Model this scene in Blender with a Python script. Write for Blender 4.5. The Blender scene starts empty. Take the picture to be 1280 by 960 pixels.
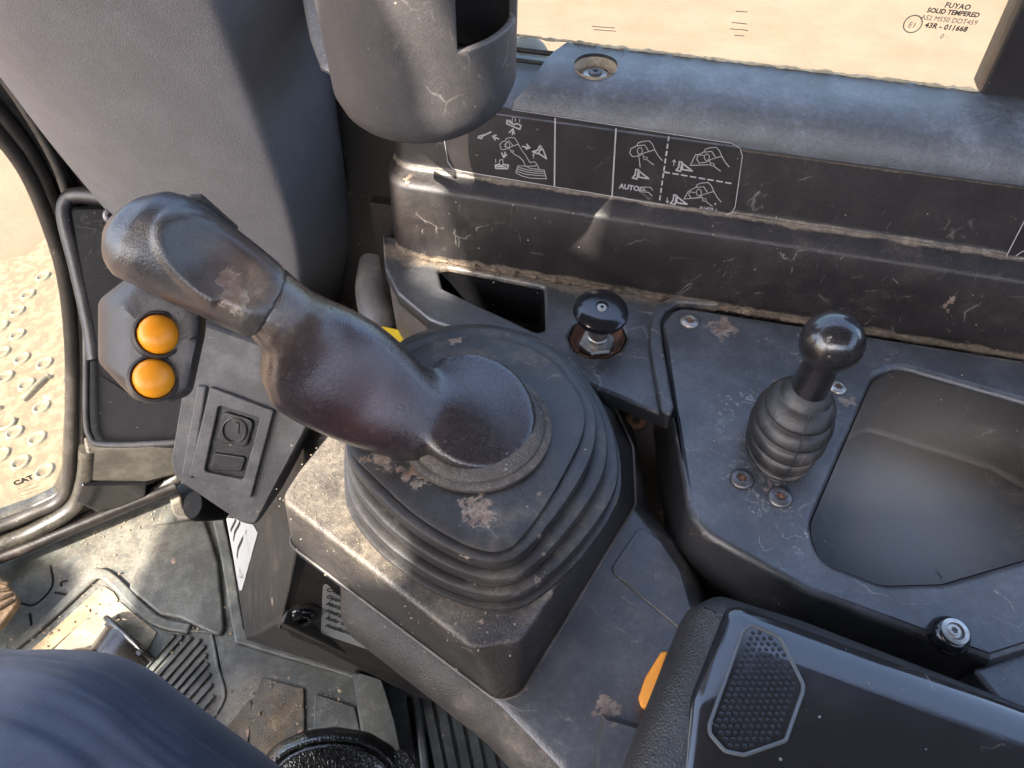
import bpy, bmesh, math, random
from mathutils import Vector, Matrix
from mathutils.geometry import tessellate_polygon
random.seed(7)
R = math.radians
scene = bpy.context.scene
COL = scene.collection

# ------------------------------------------------------------------ camera, sky, sun, exposure
CAM = Vector((0, 0, 1.12)); PITCH = 50.0; FPX = 967.0
cd = bpy.data.cameras.new('camera'); cam = bpy.data.objects.new('camera', cd); COL.objects.link(cam)
cam.location = CAM; cam.rotation_euler = (R(90 - PITCH), 0, 0)
cd.sensor_width = 36; cd.lens = 36 * FPX / 1280; cd.clip_start = 0.01; cd.clip_end = 2000
scene.camera = cam
SUN_DIR = Vector((-0.50, -0.62, 0.95)).normalized()          # towards the sun
world = bpy.data.worlds.new('World'); scene.world = world; world.use_nodes = True
wn = world.node_tree.nodes; wn.clear()
sky = wn.new('ShaderNodeTexSky'); sky.sky_type = 'NISHITA'; sky.sun_disc = False
sky.sun_elevation = math.asin(SUN_DIR.z); sky.sun_rotation = math.atan2(SUN_DIR.x, SUN_DIR.y)
sky.air_density = 1.0; sky.dust_density = 4.0; sky.ozone_density = .8
bg = wn.new('ShaderNodeBackground'); bg.inputs['Strength'].default_value = 0.15
wo = wn.new('ShaderNodeOutputWorld')
world.node_tree.links.new(sky.outputs[0], bg.inputs[0]); world.node_tree.links.new(bg.outputs[0], wo.inputs[0])
sd = bpy.data.lights.new('sun', 'SUN'); sd.energy = 2.8; sd.angle = R(0.6); sd.color = (1.0, 0.93, 0.82)
sun = bpy.data.objects.new('sun', sd); COL.objects.link(sun); sun.location = (0, -1, 3)
sun.rotation_euler = SUN_DIR.to_track_quat('Z', 'Y').to_euler()
scene.render.engine = 'CYCLES'
scene.view_settings.view_transform = 'Standard'; scene.view_settings.look = 'None'
scene.view_settings.gamma = 1.0; scene.view_settings.exposure = 2.72
scene.cycles.max_bounces = 8; scene.cycles.transparent_max_bounces = 12

# ------------------------------------------------------------------ geometry helpers
cp, sp = math.cos(R(PITCH)), math.sin(R(PITCH))
FW = Vector((0, cp, -sp)); UPV = Vector((0, sp, cp)); RT = Vector((1, 0, 0))
def ray(px, py): return FW + RT * ((px - 640) / FPX) + UPV * ((480 - py) / FPX)
def PZ(px, py, z):
    d = ray(px, py); return CAM + d * ((z - CAM.z) / d.z)
def PD(px, py, t): return CAM + ray(px, py) * t
class Plane:
    def __init__(s, a, b, c):
        s.o = Vector(a); s.u = (Vector(b) - s.o).normalized()
        n = s.u.cross(Vector(c) - s.o).normalized()
        if n.dot(CAM - s.o) < 0: n = -n
        s.n = n; s.v = n.cross(s.u)
    def hit(s, px, py, off=0.0):
        d = ray(px, py); o = s.o + s.n * off
        return CAM + d * ((o - CAM).dot(s.n) / d.dot(s.n))
    def uv(s, p): q = p - s.o; return (q.dot(s.u), q.dot(s.v))
    def at(s, u, v, off=0.0): return s.o + s.u * u + s.v * v + s.n * off
def HP(z): return Plane((0, 0, z), (1, 0, z), (0, 1, z))

def round_poly(pts, r, seg=6):
    """round every corner of a closed 2D polygon; r a number or one per corner; always seg+1 points per corner"""
    n = len(pts); out = []
    rr = r if isinstance(r, (list, tuple)) else [r] * n
    for i in range(n):
        p = Vector(pts[i][:2]); a = Vector(pts[i - 1][:2]) - p; b = Vector(pts[(i + 1) % n][:2]) - p
        la, lb = a.length, b.length
        if la < 1e-9 or lb < 1e-9: out += [p] * (seg + 1); continue
        a /= la; b /= lb
        ang = a.angle(b, math.pi)
        if rr[i] <= 0 or ang > 3.1: out += [p + a * 1e-6 * k for k in range(seg, 0, -1)] + [p]; continue
        t = min(rr[i] / math.tan(ang / 2), 0.48 * la, 0.48 * lb)
        p0 = p + a * t; p1 = p + b * t
        for k in range(seg + 1):
            f = k / seg
            out.append(p0 * (1 - f) ** 2 + p * 2 * f * (1 - f) + p1 * f * f if True else None)
    return out
def smooth_loop(pts, n=8):
    out = []; N = len(pts)
    for i in range(N):
        p0, p1, p2, p3 = (Vector(pts[(i + k - 1) % N]) for k in range(4))
        for k in range(n):
            t = k / n
            out.append(0.5 * ((2 * p1) + (p2 - p0) * t + (2 * p0 - 5 * p1 + 4 * p2 - p3) * t * t + (3 * p1 - p0 - 3 * p2 + p3) * t ** 3))
    return out
def smooth_path(pts, n=8):
    P = [Vector(p) for p in pts]; P = [2 * P[0] - P[1]] + P + [2 * P[-1] - P[-2]]; out = []
    for i in range(1, len(P) - 2):
        for k in range(n):
            t = k / n; p0, p1, p2, p3 = P[i - 1:i + 3]
            out.append(0.5 * ((2 * p1) + (p2 - p0) * t + (2 * p0 - 5 * p1 + 4 * p2 - p3) * t * t + (3 * p1 - p0 - 3 * p2 + p3) * t ** 3))
    return out + [P[-2]]

def link(name, me, mat, parent=None):
    o = bpy.data.objects.new(name, me)
    if mat is not None and not me.materials: me.materials.append(mat)
    COL.objects.link(o)
    if parent is not None:
        w = parent
        off = Vector((0, 0, 0))
        while w is not None: off += w.location; w = w.parent
        me.transform(Matrix.Translation(-off)); o.parent = parent
    else:
        xs = [v.co for v in me.vertices]
        c = Vector((sum(v.x for v in xs) / len(xs), sum(v.y for v in xs) / len(xs), min(v.z for v in xs)))
        me.transform(Matrix.Translation(-c)); o.location = c
    return o
def tag(o, label=None, cat=None, group=None, kind=None):
    if label: o['label'] = label
    if cat: o['category'] = cat
    if group: o['group'] = group
    if kind: o['kind'] = kind
    return o
def thing(name, label, cat, loc, group=None):
    o = bpy.data.objects.new(name, None); COL.objects.link(o); o.location = loc; o.empty_display_size = .02
    return tag(o, label, cat, group)
def mesh(name, verts, faces, smooth=True, angle=40):
    me = bpy.data.meshes.new(name); me.from_pydata([tuple(v) for v in verts], [], faces); me.validate()
    bm = bmesh.new(); bm.from_mesh(me); bmesh.ops.remove_doubles(bm, verts=bm.verts, dist=1e-7)
    bmesh.ops.recalc_face_normals(bm, faces=bm.faces); bm.to_mesh(me); bm.free()
    if smooth:
        me.polygons.foreach_set('use_smooth', [True] * len(me.polygons)); me.set_sharp_from_angle(angle=R(angle))
    me.update(); return me
def bake(me, mods):
    """apply modifiers to a mesh through a throw-away object"""
    o = bpy.data.objects.new('tmp', me); COL.objects.link(o)
    for t, kw in mods:
        m = o.modifiers.new(t, t)
        for k, v in kw.items(): setattr(m, k, v)
    dg = bpy.context.evaluated_depsgraph_get(); dg.update()
    r = bpy.data.meshes.new_from_object(o.evaluated_get(dg)); bpy.data.objects.remove(o); return r
def shade(me, angle=40):
    me.polygons.foreach_set('use_smooth', [True] * len(me.polygons)); me.set_sharp_from_angle(angle=R(angle)); return me
def slab_me(pl, loops, thick, bev=0.001, res=3):
    """loops: 2D loops in plane coordinates (first outer, others holes); front face on the plane, body behind it"""
    cu = bpy.data.curves.new('tmpc', 'CURVE'); cu.dimensions = '2D'; cu.fill_mode = 'BOTH'
    bev = min(bev, thick * 0.49)
    cu.extrude = thick / 2 - bev; cu.bevel_depth = bev; cu.bevel_resolution = res; cu.offset = -bev
    for lp in loops:
        s = cu.splines.new('POLY'); s.points.add(len(lp) - 1); s.use_cyclic_u = True
        for i, p in enumerate(lp): s.points[i].co = (p[0], p[1], 0, 1)
    o = bpy.data.objects.new('tmpc', cu); COL.objects.link(o)
    dg = bpy.context.evaluated_depsgraph_get(); dg.update()
    me = bpy.data.meshes.new_from_object(o.evaluated_get(dg)); bpy.data.objects.remove(o); bpy.data.curves.remove(cu)
    bm = bmesh.new(); bm.from_mesh(me); bmesh.ops.remove_doubles(bm, verts=bm.verts, dist=1e-6); 
    bmesh.ops.recalc_face_normals(bm, faces=bm.faces); bm.to_mesh(me); bm.free()
    M = Matrix(((pl.u.x, pl.v.x, pl.n.x, 0), (pl.u.y, pl.v.y, pl.n.y, 0), (pl.u.z, pl.v.z, pl.n.z, 0), (0, 0, 0, 1)))
    M.translation = pl.o - pl.n * (thick / 2)
    for p in me.polygons: p.use_smooth = abs(p.normal.z) < 0.999
    me.transform(M); me.update(); return me
def slab(name, pl, px, thick, mat, parent=None, bev=0.0015, r=0.003, holes=(), off=0.0, holer=0.003, res=3):
    q = Plane(pl.o, pl.o + pl.u, pl.o + pl.v); q.n = pl.n; q.v = pl.v; q.u = pl.u; q.o = pl.o + pl.n * off
    lp = [round_poly([q.uv(q.hit(*p)) for p in px], r)]
    for h in holes: lp.append(round_poly([q.uv(q.hit(*p)) for p in h], holer))
    return link(name, slab_me(q, lp, thick, bev, res), mat, parent)
def loft_me(rings, cap0=True, cap1=True, closed=True, angle=40):
    n = len(rings[0]); V = [p for r in rings for p in r]; Fc = []
    for i in range(len(rings) - 1):
        for j in range(n if closed else n - 1):
            k = (j + 1) % n; Fc.append((i * n + j, i * n + k, (i + 1) * n + k, (i + 1) * n + j))
    if cap0: Fc.append(tuple(reversed(range(n))))
    if cap1: Fc.append(tuple(range((len(rings) - 1) * n, len(rings) * n)))
    me = mesh('m', V, Fc, angle=angle)
    for p in me.polygons:
        if len(p.vertices) > 4: p.use_smooth = False
    return me
def frame_of(axis, hint=None):
    a = Vector(axis).normalized(); h = Vector(hint) if hint is not None else (Vector((0, 0, 1)) if abs(a.z) < .9 else Vector((1, 0, 0)))
    x = (h - a * h.dot(a)).normalized(); return x, a.cross(x), a
def lathe_me(prof, org, axis, n=32, cap0=True, cap1=True, angle=35, hint=None):
    x, y, a = frame_of(axis, hint); org = Vector(org); rings = []
    for r, h in prof: rings.append([org + a * h + (x * math.cos(2 * math.pi * k / n) + y * math.sin(2 * math.pi * k / n)) * r for k in range(n)])
    return loft_me(rings, cap0, cap1, angle=angle)
def lathe(name, prof, org, axis, mat, parent=None, n=32, **kw): return link(name, lathe_me(prof, org, axis, n, **kw), mat, parent)
def tube_me(pts, r, n=8, closed=False):
    rings = []; N = len(pts); P = [Vector(p) for p in pts]; prev = None
    for i in range(N):
        t = (P[(i + 1) % N] - P[i - 1]) if closed else (P[min(i + 1, N - 1)] - P[max(i - 1, 0)])
        x, y, a = frame_of(t, prev); prev = x; rr = r(i / (N - 1)) if callable(r) else r
        rings.append([P[i] + (x * math.cos(2 * math.pi * k / n) + y * math.sin(2 * math.pi * k / n)) * rr for k in range(n)])
    if closed: rings.append(rings[0]); return loft_me(rings, False, False)
    return loft_me(rings)
def tube(name, pts, r, mat, parent=None, n=8, closed=False): return link(name, tube_me(pts, r, n, closed), mat, parent)
def join_me(ms):
    bm = bmesh.new()
    for m in ms: bm.from_mesh(m)
    me = bpy.data.meshes.new('j'); bm.to_mesh(me); bm.free(); return shade(me)
def ribbon_me(pl, polys, w, off=0.0004, closed=False, h=0.0002):
    """flat raised print lines on a plane; polys in pixels"""
    V = []; Fc = []
    for poly in polys:
        P = [Vector(pl.uv(pl.hit(*p, off))) for p in poly]
        for i in range(len(P) - 1):
            d = P[i + 1] - P[i]
            if d.length < 1e-7: continue
            d.normalize(); nn = Vector((-d.y, d.x)) * w / 2; e = d * w * .35
            b = len(V); V += [pl.at(*(P[i] - e + nn), off), pl.at(*(P[i] - e - nn), off), pl.at(*(P[i + 1] + e - nn), off), pl.at(*(P[i + 1] + e + nn), off)]
            Fc.append((b, b + 1, b + 2, b + 3))
    me = bpy.data.meshes.new('rib'); me.from_pydata([tuple(v) for v in V], [], Fc); me.update(); return me
def text_me(s, org, xd, yd, size, shear=0.0, bold=0.0, spacing=1.0, align='LEFT'):
    cu = bpy.data.curves.new('t', 'FONT'); cu.body = s; cu.size = size; cu.shear = shear; cu.offset = bold; cu.space_character = spacing; cu.align_x = align
    cu.resolution_u = 3; cu.extrude = 0.00004
    o = bpy.data.objects.new('t', cu); COL.objects.link(o); dg = bpy.context.evaluated_depsgraph_get(); dg.update()
    me = bpy.data.meshes.new_from_object(o.evaluated_get(dg)); bpy.data.objects.remove(o)
    xd = Vector(xd).normalized(); yd = Vector(yd); n = xd.cross(yd).normalized(); yd = n.cross(xd)
    M = Matrix(((xd.x, yd.x, n.x, 0), (xd.y, yd.y, n.y, 0), (xd.z, yd.z, n.z, 0), (0, 0, 0, 1))); M.translation = Vector(org)
    me.transform(M); return me
def vstack_me(outs, cap_top=True, cap_bot=True, r=0.006, seg=6, extra_top=0.0):
    """outs: list of (pixel corners, z, radius) from top to bottom with equal corner counts; vertical-ish body with rounded rim"""
    rings = []
    for px, z, rr in outs:
        P = [PZ(x, y, z) for x, y in px]
        rings.append([Vector((q.x, q.y, z)) for q in round_poly([(p.x, p.y) for p in P], rr, seg)])
    if extra_top:
        t = rings[0]; c = sum(t, Vector()) / len(t); b = extra_top; new = []
        for k in range(5):
            a = math.pi / 2 * k / 4
            new.append([p + (c - p).normalized() * b * (1 - math.sin(a)) - Vector((0, 0, b * (1 - math.cos(a)))) for p in t])
        rings = new + rings[1:]
    rings.reverse()
    return loft_me(rings, cap_bot, cap_top)
def offset_loop(loop, d):
    """offset a flat xy loop outwards"""
    n = len(loop); A = sum(loop[i].x * loop[(i + 1) % n].y - loop[(i + 1) % n].x * loop[i].y for i in range(n)); s = 1 if A > 0 else -1; out = []
    for i in range(n):
        t = (loop[(i + 1) % n] - loop[i - 1]); nn = Vector((t.y, -t.x, 0))
        nn = nn.normalized() if nn.length > 1e-9 else Vector(); out.append(loop[i] + nn * d * s)
    return out
def polar(loop, c, n=96):
    """resample a star-shaped xy loop by angle about c"""
    out = []; N = len(loop)
    for k in range(n):
        a = 2 * math.pi * k / n; dx, dy = math.cos(a), math.sin(a); best = 0
        for i in range(N):
            p, q = loop[i], loop[(i + 1) % N]; ex, ey = q[0] - p[0], q[1] - p[1]
            den = dx * ey - dy * ex
            if abs(den) < 1e-12: continue
            t = ((p[0] - c[0]) * ey - (p[1] - c[1]) * ex) / den; s = ((p[0] - c[0]) * dy - (p[1] - c[1]) * dx) / den
            if t > 0 and -1e-6 <= s <= 1 + 1e-6: best = max(best, t)
        out.append(Vector((c[0] + dx * best, c[1] + dy * best, 0)))
    return out

# ------------------------------------------------------------------ materials
def srgb(r, g, b): return tuple(((c / 255) / 12.92 if c <= 10 else ((c / 255 + .055) / 1.055) ** 2.4) for c in (r, g, b)) + (1,)
DUST = (0.30, 0.235, 0.175, 1)
def mat_new(name):
    m = bpy.data.materials.new(name); m.use_nodes = True; nt = m.node_tree; nt.nodes.clear()
    return m, nt, nt.nodes.new
class NB:
    def __init__(s, nt): s.nt = nt; s.n = nt.nodes.new; s.l = nt.links.new
    def val(s, inp, v):
        if hasattr(v, 'is_linked') or isinstance(v, bpy.types.NodeSocket): s.l(v, inp)
        else: inp.default_value = v
    def noise(s, co, sc, det=4, rough=.55, dist=0.0):
        n = s.n('ShaderNodeTexNoise'); n.inputs['Scale'].default_value = sc; n.inputs['Detail'].default_value = det
        n.inputs['Roughness'].default_value = rough; n.inputs['Distortion'].default_value = dist; s.l(co, n.inputs['Vector']); return n.outputs['Fac']
    def noisecol(s, co, sc):
        n = s.n('ShaderNodeTexNoise'); n.inputs['Scale'].default_value = sc; n.inputs['Detail'].default_value = 3; s.l(co, n.inputs['Vector']); return n.outputs['Color']
    def vor(s, co, sc, feat='F1', out='Distance'):
        n = s.n('ShaderNodeTexVoronoi'); n.feature = feat; n.inputs['Scale'].default_value = sc; s.l(co, n.inputs['Vector']); return n.outputs[out]
    def ramp(s, f, a, b, lo=0.0, hi=1.0, smooth=True):
        n = s.n('ShaderNodeMapRange'); n.interpolation_type = 'SMOOTHSTEP' if smooth else 'LINEAR'
        s.l(f, n.inputs[0]); n.inputs[1].default_value = a; n.inputs[2].default_value = b; n.inputs[3].default_value = lo; n.inputs[4].default_value = hi; return n.outputs[0]
    def m(s, op, a, b=0.0, clamp=False):
        n = s.n('ShaderNodeMath'); n.operation = op; n.use_clamp = clamp; s.val(n.inputs[0], a); s.val(n.inputs[1], b); return n.outputs[0]
    def mix(s, f, a, b):
        n = s.n('ShaderNodeMix'); n.data_type = 'RGBA'; s.val(n.inputs[0], f); s.val(n.inputs[6], a); s.val(n.inputs[7], b); return n.outputs[2]
    def vadd(s, a, b, k):
        n = s.n('ShaderNodeVectorMath'); n.operation = 'SCALE'; s.l(b, n.inputs[0]); n.inputs['Scale'].default_value = k
        q = s.n('ShaderNodeVectorMath'); q.operation = 'ADD'; s.l(a, q.inputs[0]); s.l(n.outputs[0], q.inputs[1]); return q.outputs[0]
def worn(name, base, rough=.5, dust=.35, mud=0.0, hair=.5, grain=.25, gscale=650, specks=.6, dustcol=DUST, spec=.5, coat=0.0, film=.12, upw=.6, wear=0.0, metal=0.0, scuffs=.4, spots=(), rings=(), dusty=(), lines=(), tint=(), speck=.15, mottle=.45, lowb=1.2, rvar=.25):
    """worn, dusty moulded plastic / rubber: grain, dust film and patches, dried rings, hairlines, crumbs"""
    m, nt, _ = mat_new(name); b = NB(nt)
    tc = b.n('ShaderNodeTexCoord').outputs['Object']
    geo = b.n('ShaderNodeNewGeometry')
    sx = b.n('ShaderNodeSeparateXYZ'); b.l(geo.outputs['Normal'], sx.inputs[0])
    up = b.ramp(sx.outputs[2], -.2, .95, 1 - upw, 1.0)
    n1 = b.noise(tc, 11, 6, .6); n2 = b.noise(tc, 47, 6, .65, .4); n3 = b.noise(tc, 260, 4, .6)
    warp = b.vadd(tc, b.noisecol(tc, 24), .035)
    patch = b.m('MULTIPLY', b.ramp(n1, .47, .72), b.ramp(n2, .36, .66))
    fine = b.ramp(n3, .35, .75, .45, 1.0)
    dm = b.m('MULTIPLY', b.m('ADD', b.m('MULTIPLY', patch, dust), film), b.m('MULTIPLY', up, fine), True)
    col = b.mix(dm, base, dustcol)
    # dust caught on the grain, and broad uneven handling marks
    gm_ = b.m('MULTIPLY', b.ramp(b.noise(tc, 900, 2, .8), .50, .68), b.ramp(n1, .3, .65, .45, 1))
    col = b.mix(b.m('MULTIPLY', b.m('MULTIPLY', gm_, up), speck), col, (.26, .25, .24, 1))
    col = b.mix(b.ramp(b.noise(tc, 31, 5, .65), .40, .66, mottle, 0), col, (.006, .005, .005, 1))
    # faint lighter scuffing
    tv = b.n('ShaderNodeMapping'); tv.inputs['Scale'].default_value = (1, 1, .25); tv.inputs['Rotation'].default_value = (.4, .3, .9); b.l(tc, tv.inputs[0])
    sc = b.noise(tv.outputs[0], 420, 3, .7); sm = b.m('MULTIPLY', b.ramp(sc, .63, .74), b.ramp(b.noise(tc, 19, 3), .5, .68))
    col = b.mix(b.m('MULTIPLY', sm, scuffs * .35), col, (.24, .23, .23, 1))
    # dried-water contour lines
    e = b.vor(warp, 26, 'DISTANCE_TO_EDGE'); er = b.m('MULTIPLY', b.ramp(e, .0, .022, 1, 0), b.m('MULTIPLY', b.ramp(n2, .5, .62), b.ramp(n1, .42, .6)))
    col = b.mix(b.m('MULTIPLY', er, hair * .5), col, (.32, .29, .26, 1))
    # fine hairline scratches
    w2 = b.vadd(tv.outputs[0], b.noisecol(tc, 9), .05)
    e2 = b.vor(w2, 60, 'DISTANCE_TO_EDGE'); e2m = b.m('MULTIPLY', b.ramp(e2, .0, .012, 1, 0), b.m('MULTIPLY', b.ramp(b.noise(tc, 70, 2), .58, .66), b.ramp(b.noise(tc, 7, 2), .48, .6)))
    col = b.mix(b.m('MULTIPLY', e2m, hair * .45), col, (.30, .28, .27, 1))
    # crumbs
    v = b.n('ShaderNodeTexVoronoi'); v.inputs['Scale'].default_value = 170; b.l(tc, v.inputs[0])
    cs = b.n('ShaderNodeSeparateColor'); b.l(v.outputs['Color'], cs.inputs[0])
    cr = b.m('MULTIPLY', b.ramp(v.outputs['Distance'], .06, .16, 1, 0), b.m('GREATER_THAN', cs.outputs[0], .9))
    cr = b.m('MULTIPLY', cr, b.ramp(n2, .4, .55)); col = b.mix(b.m('MULTIPLY', cr, specks), col, (.42, .36, .29, 1))
    hgt = b.m('MULTIPLY', cr, .6)
    if mud > 0:
        mm = b.m('MULTIPLY', b.ramp(b.noise(warp, 30, 8, .62), .66 - .05 * mud, .68 - .05 * mud), b.ramp(b.noise(tc, 8, 2), .50, .58))
        mm = b.m('MULTIPLY', mm, b.ramp(sx.outputs[2], -.3, .4)); col = b.mix(b.m('MULTIPLY', mm, .85), col, (.34, .235, .17, 1)); hgt = b.m('ADD', hgt, b.m('MULTIPLY', mm, .8))
    def near(p, r):
        q = b.n('ShaderNodeVectorMath'); q.operation = 'DISTANCE'; b.l(geo.outputs['Position'], q.inputs[0]); q.inputs[1].default_value = tuple(p); return b.ramp(q.outputs['Value'], 0, r, 1, 0)
    for p, nv, w_, k in lines:
        q = b.n('ShaderNodeVectorMath'); q.operation = 'SUBTRACT'; b.l(geo.outputs['Position'], q.inputs[0]); q.inputs[1].default_value = tuple(p)
        q2 = b.n('ShaderNodeVectorMath'); q2.operation = 'DOT_PRODUCT'; b.l(q.outputs[0], q2.inputs[0]); q2.inputs[1].default_value = tuple(nv)
        lm = b.ramp(b.m('ABSOLUTE', q2.outputs['Value']), 0, w_, 1, 0); lm = b.ramp(b.m('ADD', lm, b.m('MULTIPLY', b.m('SUBTRACT', b.noise(warp, 38, 6, .65), .5), 1.6)), .55, .95)
        col = b.mix(b.m('MULTIPLY', b.m('MULTIPLY', lm, fine), k), col, (.33, .255, .18, 1)); hgt = b.m('ADD', hgt, b.m('MULTIPLY', lm, .3))
    for p, r, k, tc_ in tint: col = b.mix(b.m('MULTIPLY', near(p, r), k), col, tc_)
    for p, r, k in dusty: col = b.mix(b.m('MULTIPLY', b.m('MULTIPLY', near(p, r), b.ramp(n2, .30, .58, .25, 1)), b.m('MULTIPLY', b.m('MULTIPLY', fine, up), k)), col, (.40, .325, .235, 1))
    if rings:
        er2 = b.m('MULTIPLY', b.ramp(b.m('ABSOLUTE', b.m('SUBTRACT', b.noise(warp, 34, 5, .6), .5)), .0, .014, 1, 0), b.ramp(b.noise(tc, 300, 3), .35, .65))
        for p, r in rings: col = b.mix(b.m('MULTIPLY', b.m('MULTIPLY', er2, b.ramp(near(p, r), 0, .6)), .75), col, (.36, .34, .31, 1))
    for p, r, k in spots:
        mk = b.ramp(b.m('ADD', b.noise(warp, 105, 8, .72), b.m('MULTIPLY', b.m('SUBTRACT', near(p, r * 2.2), .62), .55)), k + .12, k + .15)
        mk = b.m('MULTIPLY', mk, b.ramp(near(p, r * 2.2), 0, .1)); col = b.mix(b.m('MULTIPLY', mk, b.ramp(b.noise(tc, 400, 3), .3, .6, .35, .85)), col, b.mix(b.ramp(b.noise(tc, 120, 3), .4, .6), (.30, .235, .175, 1), (.20, .125, .085, 1))); hgt = b.m('ADD', hgt, mk)
    if wear > 0:
        wv = b.ramp(b.noise(tc, 16, 4, .5), .52, .7); col = b.mix(b.m('MULTIPLY', wv, wear), col, (.085, .035, .032, 1))
    ps = b.n('ShaderNodeBsdfPrincipled'); b.l(col, ps.inputs['Base Color'])
    rg = b.m('ADD', rough, b.m('ADD', b.m('MULTIPLY', dm, .5), b.m('MULTIPLY', b.m('SUBTRACT', n2, .5), rvar)), True); b.l(rg, ps.inputs['Roughness'])
    ps.inputs['Specular IOR Level'].default_value = spec; ps.inputs['Coat Weight'].default_value = coat; ps.inputs['Coat Roughness'].default_value = .12; ps.inputs['Metallic'].default_value = metal
    gn = b.m('MULTIPLY', b.m('SUBTRACT', b.vor(tc, gscale), b.noise(tc, gscale * .8, 2)), grain)
    low = b.m('MULTIPLY', b.noise(tc, 26, 3), lowb)
    bp = b.n('ShaderNodeBump'); bp.inputs['Distance'].default_value = .0009; bp.inputs['Strength'].default_value = .55
    b.l(b.m('ADD', gn, b.m('ADD', hgt, low)), bp.inputs['Height']); b.l(bp.outputs[0], ps.inputs['Normal'])
    o = b.n('ShaderNodeOutputMaterial'); b.l(ps.outputs[0], o.inputs[0]); return m
def simple(name, c, rough=.5, metal=0.0, spec=.5, coat=0.0, var=.12, bump=.1, bs=300, trans=0.0):
    m, nt, _ = mat_new(name); b = NB(nt); tc = b.n('ShaderNodeTexCoord').outputs['Object']
    n = b.noise(tc, bs * .2, 5, .6); col = b.mix(b.ramp(n, .3, .7, 0, var), c, tuple(x * .45 for x in c[:3]) + (1,))
    ps = b.n('ShaderNodeBsdfPrincipled'); b.l(col, ps.inputs['Base Color']); ps.inputs['Metallic'].default_value = metal
    b.l(b.m('ADD', rough, b.m('MULTIPLY', b.m('SUBTRACT', n, .5), .2), True), ps.inputs['Roughness']); ps.inputs['Specular IOR Level'].default_value = spec; ps.inputs['Coat Weight'].default_value = coat
    bp = b.n('ShaderNodeBump'); bp.inputs['Distance'].default_value = .0006; bp.inputs['Strength'].default_value = bump
    b.l(b.noise(tc, bs, 4), bp.inputs['Height']); b.l(bp.outputs[0], ps.inputs['Normal'])
    o = b.n('ShaderNodeOutputMaterial'); b.l(ps.outputs[0], o.inputs[0]); return m
M = {}
M['wall'] = worn('black_trim_plastic', lines=[((0, 0, .673), (0, 0, 1), .011, .55), ((0, 0, .7485), (0, 0, 1), .005, .6), ((0, 0, .798), (0, 0, 1), .003, .35)], base=(.015, .012, .013, 1), rough=.42, dust=.35, mud=.1, hair=.8, grain=.25, gscale=1100, film=.07, upw=.75, scuffs=.6)
M['ledge'] = worn('grained_ledge_plastic', (.038, .038, .044, 1), .30, dust=.4, hair=.2, grain=.5, gscale=1000, film=.55, spec=1.0, upw=1.0, dustcol=(.25, .27, .30, 1))  # settled dust plus a painted-in bluish sky sheen on up-facing faces
M['console'] = worn('grey_black_console_plastic', (.036, .037, .042, 1), .32, dust=.3, mud=.3, hair=1.2, grain=.16, gscale=1300, film=.22, spec=.9, upw=.8, dustcol=(.25, .25, .26, 1), lines=[((-.113, .53, .67), (.242, .970, 0), .026, .6)],
    spots=[(PZ(905, 408, .676), .018, .5), (PZ(1060, 500, .676), .012, .52), (PZ(960, 610, .676), .03, .62), (PZ(990, 450, .676), .016, .6)], rings=[(PZ(955, 520, .676), .055), (PZ(950, 610, .676), .04), (PZ(1010, 690, .676), .03), (PZ(740, 480, .67), .03)])
M['pod'] = worn('dusty_pod_plastic', (.026, .023, .023, 1), .40, speck=.5, dust=.35, mud=.3, hair=.5, grain=.4, gscale=1000, film=.13, specks=1.0, upw=.85, spots=[(PZ(672, 738, .70), .012, .46), (PZ(735, 700, .70), .01, .5)], dusty=[(PZ(400, 590, .70), .085, .40), (PZ(450, 680, .70), .05, .45), (PZ(560, 755, .70), .035, .4), (PZ(680, 740, .70), .03, .35)])
M['arm'] = worn('pod_arm_plastic', (.042, .040, .046, 1), .38, dust=.4, mud=.1, hair=.6, grain=.35, gscale=1000, film=.16, spec=.9, dustcol=(.27, .26, .26, 1), scuffs=.7, spots=[(PZ(758, 885, .64), .012, .5)])
M['rail'] = worn('rough_rail_plastic', (.024, .021, .019, 1), .55, dust=.8, mud=.1, hair=.2, grain=.8, gscale=900, film=.10, specks=1.0)
M['boot'] = worn('rubber_bellows', (.018, .018, .020, 1), .42, lowb=.5, dust=.55, mud=.3, hair=.5, grain=.1, gscale=900, film=.09, spec=.6, spots=[(PZ(600, 640, .742), .014, .46), (PZ(520, 590, .742), .02, .52), (PZ(480, 575, .742), .02, .55), (PZ(680, 725, .72), .014, .5)])
M['block'] = worn('button_block_plastic', (.030, .027, .029, 1), .42, lowb=.2, mottle=.2, dust=.25, hair=.1, grain=.1, gscale=1200, film=.12, specks=.4)
M['collar'] = worn('dusty_collar', (.05, .043, .039, 1), .6, speck=.9, dust=.9, mud=.3, hair=.2, grain=1.0, gscale=700, film=.40)
M['grip'] = worn('worn_grip_rubber', (.016, .012, .015, 1), .25, rvar=.06, lowb=.12, mottle=.15, speck=.05, dust=.08, mud=0, hair=.05, grain=.16, gscale=1300, film=.07, spec=.85, specks=.2, wear=.25, scuffs=.1, dusty=[(PD(335, 405, .40), .034, .6)], tint=[(PD(470, 480, .42), .060, .42, (.075, .018, .020, 1)), (PD(370, 380, .40), .05, .5, (.07, .03, .02, 1))])  # the red tint spot paints a reflection into the grip colour
M['gripcap'] = worn('worn_grip_cap', (.034, .034, .038, 1), lowb=.3, rvar=.06, rough=.33, dust=.35, mud=0, hair=.2, grain=.2, gscale=1000, film=.12, spec=.8, specks=.3, wear=.45, scuffs=.2, dusty=[(PD(315, 390, .40), .035, .5)], tint=[(PD(290, 340, .39), .035, .6, (.09, .045, .025, 1))], spots=[(PD(288, 352, .385), .007, .40), (PD(292, 375, .385), .009, .42), (PD(313, 354, .385), .004, .40)])
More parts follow.
